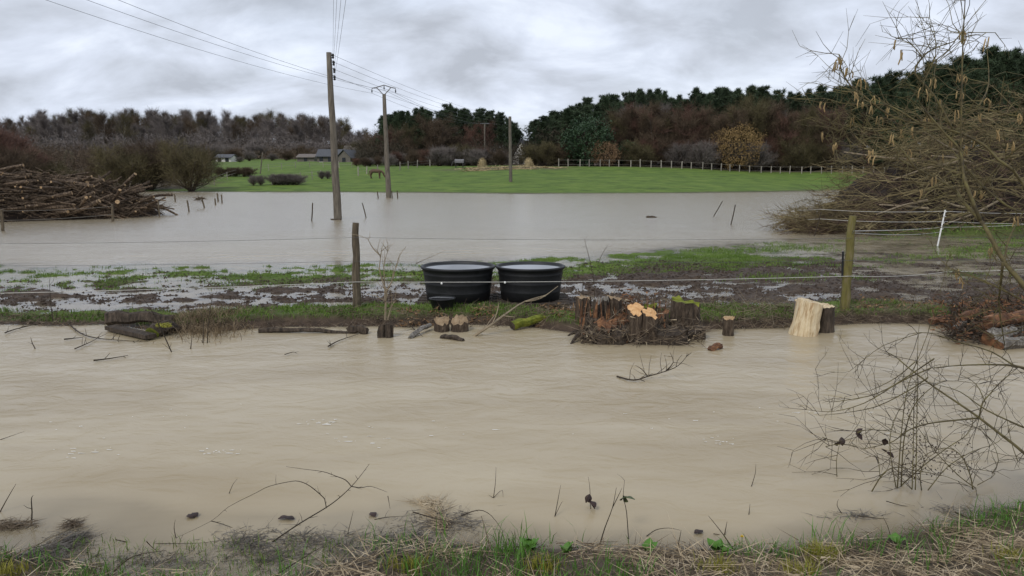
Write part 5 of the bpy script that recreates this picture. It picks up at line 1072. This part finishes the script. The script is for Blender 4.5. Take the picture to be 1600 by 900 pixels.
def build_bramble():
    rg = random.Random(44); root = U(1440, 764, 0); b = empty('bramble_thicket', root); tag(b, 'leafless tangled bramble and drooping branches standing in the near river', 'bush'); y = root.y; m = MB(); allp = []
    def P(px, y0, y1, r):
        k = len(px); pts = smooth_path([D(a, c, y0 + (y1 - y0) * i / (k - 1)) for i, (a, c) in enumerate(px)]); n = len(pts); m.tube([q - root for q in pts], [r * (1 - .72 * j / (n - 1)) for j in range(n)], 5); allp.extend(pts)
    # branches from the right
    P([(1690, 790), (1600, 708), (1565, 680), (1530, 653), (1500, 632), (1460, 605), (1420, 575), (1400, 558), (1385, 550)], y - .1, y + .7, .011)
    P([(1690, 600), (1600, 575), (1560, 570), (1500, 571), (1457, 575)], y + .2, y + .6, .010); P([(1690, 585), (1600, 577), (1550, 550), (1500, 535), (1450, 520), (1420, 522)], y + .2, y + 1.0, .007)
    P([(1530, 653), (1535, 630), (1548, 614), (1565, 595), (1590, 575)], y + .2, y + .3, .006); P([(1540, 630), (1525, 600), (1500, 585)], y + .2, y + .4, .004)
    P([(1530, 653), (1490, 657), (1450, 662), (1420, 672), (1395, 690), (1370, 697), (1345, 702)], y + .2, y + .1, .006); P([(1600, 668), (1540, 640), (1500, 612), (1460, 600)], y, y + .5, .006)
    P([(1455, 575), (1420, 590), (1370, 615), (1330, 624), (1300, 628), (1285, 625)], y + .5, y + .7, .005); P([(1430, 565), (1400, 590), (1360, 610), (1320, 620)], y + .5, y + .8, .004); P([(1450, 590), (1420, 610), (1370, 635), (1320, 645), (1280, 649)], y + .4, y + .7, .005); P([(1460, 560), (1400, 600), (1350, 630), (1300, 643), (1260, 640)], y + .4, y + .7, .005)
    P([(1340, 676), (1352, 672), (1375, 672), (1400, 676), (1440, 690)], y, y + .1, .004); P([(1285, 683), (1310, 690), (1345, 680), (1365, 668)], y, y + .1, .003); P([(1290, 698), (1315, 694), (1350, 702)], y, y, .003)
    P([(1308, 750), (1307, 720), (1311, 697), (1313, 690)], y + .2, y + .2, .003); P([(1440, 520), (1380, 540), (1340, 570), (1320, 582), (1274, 577)], y + 1, y + 1.2, .003)
    for px, r in (([(1402, 763), (1405, 720), (1410, 660), (1420, 600), (1450, 520), (1460, 480)], .005), ([(1408, 760), (1412, 690), (1425, 640), (1450, 610), (1480, 595), (1530, 600)], .005), ([(1362, 768), (1380, 740), (1400, 730), (1430, 735), (1480, 745), (1525, 765)], .005), ([(1430, 765), (1432, 700), (1433, 620), (1434, 540), (1437, 500)], .004), ([(1425, 765), (1427, 700), (1428, 640), (1432, 590)], .004), ([(1405, 762), (1440, 730), (1480, 700), (1510, 680), (1520, 660), (1515, 640)], .005), ([(1520, 765), (1515, 740), (1500, 710), (1475, 700), (1440, 715), (1420, 745)], .005), ([(1525, 763), (1500, 745), (1470, 715), (1450, 690), (1420, 650), (1400, 640)], .004), ([(1450, 766), (1480, 730), (1520, 705), (1560, 690), (1600, 650)], .004), ([(1440, 766), (1438, 740), (1450, 715), (1480, 700)], .004), ([(1375, 745), (1372, 715), (1366, 700)], .003), ([(1550, 740), (1560, 720), (1550, 690), (1530, 670)], .003), ([(1527, 758), (1555, 740), (1520, 733), (1500, 735)], .003), ([(1590, 720), (1580, 690), (1570, 640), (1560, 620)], .003), ([(1400, 762), (1390, 690), (1405, 640), (1440, 600), (1470, 600)], .004)):
        P(px, y - .05 + rg.uniform(-.1, .1), y + rg.uniform(-.2, .4), r * .9)
    m.build('canes', 'hazel_bark', b, True); m = MB(); clus = MB()
    for k in range(300):
        q = allp[rg.randrange(len(allp))]; ln = rg.uniform(.05, .30); d = rvec(rg) + Vector((-.35, 0, .05)); d.y *= .6; d.normalize(); pts = [q]
        for s_ in range(3): d = (d + rvec(rg) * .32).normalized(); pts.append(pts[-1] + d * ln / 3)
        if pts[-1].z < -.02: continue
        m.tube([p - root for p in pts], [.0022, .0018, .0014, .0008], 3, cap=False)
        for s_ in range(2): p = pts[rg.randint(1, 3)]; m.tube([p - root, p + (d + rvec(rg) * .8).normalized() * ln * .4 - root], [.0013, .0007], 3, cap=False)
    m.build('twigs', 'twig', b)
    Q = []
    for k in range(260): q = D(rg.uniform(1412, 1445) if k % 2 else rg.uniform(1420, 1520), rg.uniform(610, 762) if k % 2 else rg.uniform(690, 745), y + rg.uniform(-.1, .15)); Q.append(q - root)
    V, F = leaves(np.array([q[:] for q in Q]), .009); o = link('withered_buds', npmesh('withered_buds', V, F, 'dead_leaf'), b); o['kind'] = 'stuff'
    for px, py in ((1312, 694), (1318, 687), (1341, 680), (1350, 673), (1385, 681), (1387, 689), (1370, 715), (1381, 705), (1389, 710)):
        o = link('leaf', LF, b); o.location = D(px - 3, py - 4, y + .05) - root; o.rotation_euler = (rg.uniform(-.5, .5), rg.uniform(.5, 1.4), rg.uniform(0, 6)); o.scale = (.85,) * 3
build_bramble()

# ------------------------------------------------------------------ grass, straw and litter
def on_ground(P, lift=0.0): return np.column_stack([P, np.maximum(height(P[:, 0], P[:, 1]), -.004) + lift])
def stuff(name, V, F, m_, label, cat='grass'): return tag(link(name, npmesh(name, V, F, m_)), label, cat, kind='stuff')
# near bank
n_ = 46000; P = np.column_stack([nr.uniform(-3.6, 4.8, n_), nr.uniform(2.3, 5.6, n_)]); s = nb(P[:, 0]) - P[:, 1]; dens = fbm(P[:, 0] * 2.4, P[:, 1] * 2.4, 3, 13) + .30 * sst(1.2, 2.2, P[:, 0]) + .3 * (1 - sst(-2.9, -2.1, P[:, 0])) - .06 - .16 * sst(-1.4, -.9, P[:, 0]) * (1 - sst(1.0, 1.6, P[:, 0]))
keep = (s > -.03) & (s < 1.6) & (dens > nr.uniform(-.05, .3, n_)); Pg = P[keep]
stuff('bank_grass', *blades(on_ground(Pg), nr.uniform(.03, .11, len(Pg)), .0048, .9), 'grass_fresh', 'short green grass growing on the near bank')
n_ = 9000; P = np.column_stack([nr.uniform(-3.2, 4.6, n_), nr.uniform(2.3, 5.4, n_)]); s = nb(P[:, 0]) - P[:, 1]; k = (s > -.1) & (s < 1.3) & (fbm(P[:, 0] * 3.5, P[:, 1] * 3.5, 2, 55) > .17); P = P[k]
stuff('grass_tufts', *blades(on_ground(P), nr.uniform(.08, .19, len(P)), .0055, .8), 'grass_fresh', 'taller green grass tufts at the near water edge')
cl = []
for px, py in ((845, 892), (640, 895), (1275, 862), (1290, 868), (1125, 897), (1580, 890), (15, 893), (1250, 898)):
    c_ = U(px, py, .05); cl.append(np.array([c_.x, c_.y]) + nr.normal(size=(150, 2)) * np.array([.05, .035]))
P = np.concatenate(cl); stuff('yellow_grass_tufts', *blades(on_ground(P), nr.uniform(.04, .09, len(P)), .004, .7), 'grass_yellow', 'yellow green moss and grass tufts on the near bank')
def straw_on(n, cond, m_, ln, wd, lift, label, name, yr=(2.3, 5.6), zflat=.22, sub=0.0):
    P = np.column_stack([nr.uniform(-3.4, 4.6, n), nr.uniform(*yr, n)]); s = nb(P[:, 0]) - P[:, 1]; P = P[cond(P, s)]; Q = on_ground(P) + 0
    Q[:, 2] = np.maximum(Q[:, 2], sub) + np.abs(nr.normal(size=len(P))) * lift; d = nr.normal(size=(len(P), 3)); d[:, 2] *= zflat
    return stuff(name, *tris(Q, d, ln * nr.uniform(.35, 1.5, len(P)), wd), m_, label, 'straw')
straw_on(40000, lambda P, s: (s > .02) & (s < 1.5) & (fbm(P[:, 0] * 2, P[:, 1] * 2, 3, 23) - .15 * sst(1.3, 2.4, P[:, 0]) > -.22), 'straw', .17, .0048, .026, 'dry pale straw matted on the near bank', 'bank_straw')
straw_on(22000, lambda P, s: (s > -.02) & (s < 1.5), 'straw_dark', .11, .006, .02, 'dark dead stems lying under the straw of the near bank', 'dead_stems')
def drift(boxes, n, m_, label, name, ln=.10, wd=.0035, z=(-.012, .008), cat='drift', ang=None):
    P = []
    for k in range(n):
        cx, cy, rx, ry = boxes[k % len(boxes)]; P.append(U(cx + rng.gauss(0, .45) * rx, cy + rng.gauss(0, .45) * ry, 0)[:])
    P = np.array(P); P[:, 2] = np.maximum(nr.uniform(*z, n), height(P[:, 0], P[:, 1]) + .002)
    d = nr.normal(size=(n, 3)); d[:, 2] *= .10
    if ang is not None: d[:, 0] += 1.2 * math.cos(ang); d[:, 1] += 1.2 * math.sin(ang)
    return stuff(name, *tris(P, d, ln * nr.uniform(.3, 1.5, n), wd), m_, label, cat)
drift([(545, 860, 110, 26), (430, 870, 50, 25), (640, 840, 70, 28), (700, 815, 60, 20), (380, 850, 40, 22), (600, 880, 80, 20), (480, 842, 90, 16), (250, 880, 130, 18)], 15000, 'wet_litter', 'grey sodden straw drifted into the near shallows', 'sodden_straw', z=(-.03, .006))
drift([(95, 858, 42, 16), (60, 872, 40, 14), (110, 845, 25, 12)], 1600, 'wet_litter', 'matted grey straw clump in the left shallows', 'straw_clump', z=(-.02, .02), ang=.7)
drift([(672, 788, 26, 7), (682, 803, 12, 12), (692, 822, 16, 12)], 420, 'straw', 'pale drift straw heaped in the near shallows', 'drift_straw', .12, .004, (0, .018), ang=2.2)
drift([(1570, 800, 40, 10), (1500, 800, 50, 14), (1340, 806, 60, 8)], 700, 'wet_litter', 'sodden stems drifted at the right water edge', 'edge_drift', z=(-.015, .01))
drift([(115, 822, 14, 5), (30, 822, 30, 6), (10, 825, 20, 8)], 500, 'straw_dark', 'brown dead stems drifted at the left water edge', 'left_drift', .08, .004, (0, .03))
P = []
for k in range(620):
    q = U(rng.uniform(100, 560), rng.uniform(845, 898), 0); P.append((q.x, q.y, -.02))
stuff('drowned_grass', *blades(np.array(P), nr.uniform(.03, .09, len(P)), .0045, .8), 'grass', 'sparse drowned grass poking through the left shallows')
# broad leaved weeds at the water edge
def weed(px, py, label, k=5, s=.07):
    c_ = U(px, py, .02); c_.z = max(.0, hz(c_.x, c_.y)); o = empty('dock_plant', c_); tag(o, label, 'plant', 'broad leaved weeds at the near water edge')
    for i in range(k):
        l = link('leaf', WL, o); a = 6.28 * i / k + rng.uniform(-.3, .3); l.rotation_euler = (rng.uniform(-.3, .3), -rng.uniform(.6, 1.2), a); l.scale = (s / .065 * rng.uniform(.7, 1.2),) * 3
WL = leaf_mesh(.065, 'grass_fresh')
for px, py in ((823, 850), (830, 858), (885, 866), (1012, 862), (1120, 856), (1130, 862), (1400, 850)): weed(px, py, 'small green broad leaved weed at the near water edge')
c_ = U(1158, 855, .06); o = empty('dandelion', wz(c_, hz(c_.x, c_.y))); tag(o, 'tiny yellow dandelion flower on the near bank', 'flower'); m = MB(); m.tube([(0, 0, 0), (.004, 0, .06), (.002, 0, .10)], .002, 4); m.build('stem', 'grass_fresh', o)
a = nr.normal(size=(60, 3)); a[:, 2] = np.abs(a[:, 2]); m = npmesh('flower', *tris(np.tile([[.002, 0, .10]], (60, 1)), a, .012, .004), 'dandelion'); link('flower', m, o)
# far bank
def strip(n, x0, x1, y0, y1): return np.column_stack([nr.uniform(x0, x1, n), nr.uniform(y0, y1, n)])
P = strip(60000, -8.5, 10, 9.2, 11.6); t = P[:, 1] - fb(P[:, 0]); k = (t > .12) & (t < .95 + .5 * fbm(P[:, 0], P[:, 1], 3, 71)) & (fbm(P[:, 0] * 1.7, P[:, 1] * 3, 3, 14) > nr.uniform(-.35, .12, len(P))); P = P[k]
stuff('far_bank_grass', *blades(on_ground(P), nr.uniform(.03, .085, len(P)), .008, .9), 'grass', 'short green grass along the top of the far river bank')
P = strip(42000, -8.5, 10, 9.0, 11.2); t = P[:, 1] - fb(P[:, 0]); k = (t > -.05) & (t < .6) & (fbm(P[:, 0] * 1.3, P[:, 1] * 2, 3, 19) > nr.uniform(-.35, .3, len(P))); P = P[k]; Q = on_ground(P); Q[:, 2] += np.abs(nr.normal(size=len(P))) * .02; d = nr.normal(size=Q.shape) + np.array([0, -.4, .1]); d[:, 2] *= .5
stuff('far_bank_straw', *tris(Q, d, nr.uniform(.06, .22, len(Q)), .008), 'straw_dark', 'dead brown grass hanging over the edge of the far bank', 'straw')
Pl = [U(rng.gauss(315, 32), rng.gauss(505, 7), .08) for _ in range(1500)]; Q = np.array([p[:] for p in Pl]); Q[:, 2] = np.maximum(0, height(Q[:, 0], Q[:, 1]))
stuff('dry_grass_clump', *blades(Q, nr.uniform(.04, .19, len(Q)), .006, 2.2), 'dry_clump', 'tall dry brown grass beside the black log on the far bank')
litter('bank_litter', [(270, 500, 560, 520), (730, 495, 905, 512), (1095, 490, 1250, 515), (1320, 485, 1460, 505)], 1500, 'straw_dark', 'dead twigs and litter along the edge of the far bank', .18, .008, .04, .15)
litter('red_leaves', [(735, 496, 775, 506), (840, 493, 905, 512), (1340, 485, 1460, 500), (620, 500, 700, 512)], 600, 'leaf_litter', 'reddish dead leaves lying on the far bank', .06, .03, .03, .1)
litter('bank_twigs', [(1098, 488, 1240, 514)], 260, 'twig_pale', 'pale broken twigs heaped between the two stumps', .38, .008, .07, .1)
# wet meadow behind
P = np.concatenate([strip(170000, -14, 8, 12.4, 18.5), strip(40000, 5, 17, 13, 30)]); q = P[:, 1] - fe(P[:, 0]); h_ = height(P[:, 0], P[:, 1]); n1 = fbm(P[:, 0] * .9, P[:, 1] * .9, 3, 71)
k = (h_ > -.012) & (q + 1.2 * n1 > -2.9 - 1.2 * sst(2, 5, P[:, 0])) & (q < 1.2) & (fbm(P[:, 0] * 2, P[:, 1] * 2, 3, 29) > nr.uniform(-.45, .35, len(P))); P = P[k]
stuff('meadow_grass', *blades(on_ground(P), nr.uniform(.02, .06, len(P)), .008, .9), 'grass', 'trampled green grass between the puddles of the near meadow')
P = strip(60000, 3.5, 17, 14, 25); h_ = height(P[:, 0], P[:, 1]); nn = fbm(P[:, 0] * .8, P[:, 1] * 1.1, 3, 63); P = P[(h_ > -.06) & (P[:, 1] < fe(P[:, 0]) + .5) & (nn > .12 + nr.uniform(-.05, .22, len(P)))]
stuff('drowned_meadow_grass', *blades(np.column_stack([P, np.maximum(height(P[:, 0], P[:, 1]), -.02)]), nr.uniform(.04, .09, len(P)), .010, .9), 'grass', 'patches of green grass standing in the shallow water before the brush heap')
P = strip(5000, 10, 20, 22, 33); h_ = height(P[:, 0], P[:, 1]); P = P[(h_ > .01) & (fbm(P[:, 0] * .8, P[:, 1] * .8, 2, 3) > -.15)]
stuff('heap_grass', *blades(on_ground(P), nr.uniform(.06, .16, len(P)), .03, .9), 'grass', 'green grass at the foot of the brush heap')
# clods of trampled mud
def clods(n):
    P = strip(n, -11, 13, 10.6, 17); t = P[:, 1] - fb(P[:, 0]); q = P[:, 1] - fe(P[:, 0]); k = (t > .9) & (q < -.5) & (height(P[:, 0], P[:, 1]) > -.02) & (fbm(P[:, 0], P[:, 1], 2, 88) > nr.uniform(-.4, .3, n)); P = P[k]; n = len(P)
    ov = np.array([(1, 0, 0), (-1, 0, 0), (0, 1, 0), (0, -1, 0), (0, 0, 1), (0, 0, -1)], float); of = np.array([(0, 2, 4), (2, 1, 4), (1, 3, 4), (3, 0, 4), (2, 0, 5), (1, 2, 5), (3, 1, 5), (0, 3, 5)])
    s_ = nr.uniform(.008, .032, n)[:, None, None] * np.array([1, 1, .75]); V = on_ground(P)[:, None, :] + ov[None] * s_ * nr.uniform(.6, 1.3, (n, 6, 1)); F = (np.arange(n)[:, None, None] * 6 + of[None]).reshape(-1, 3)
    stuff('mud_clods', V.reshape(-1, 3), F, 'clod', 'dark clods of hoof trampled mud in the near meadow', 'mud')
clods(45000)
# flecks of foam drifting on the current
V = []; F = []
for k in range(110):
    c0 = rng.choice([(510, 660, 40, 6), (150, 708, 60, 8), (345, 706, 25, 4), (560, 690, 60, 10), (1300, 645, 60, 12), (700, 680, 200, 20), (1120, 690, 30, 6), (250, 650, 150, 30), (900, 650, 300, 40)]); q = U(c0[0] + rng.gauss(0, .6) * c0[2], c0[1] + rng.gauss(0, .6) * c0[3], .003); n = 9; a0 = len(V); r_ = rng.uniform(.002, .0065); el_ = rng.uniform(1.5, 7)
    for j in range(n): a = 6.28 * j / n; rr = r_ * rng.uniform(.5, 1.2); V.append((q.x + math.cos(a) * rr * el_, q.y + math.sin(a) * rr + .25 * math.cos(a) * rr * rng.uniform(-1, 1), .003 + .002 * rng.random()))
    F.append(tuple(range(a0, a0 + n)))
stuff('foam_flecks', np.array(V), F, 'foam', 'small pale foam flecks drifting on the brown river', 'foam')
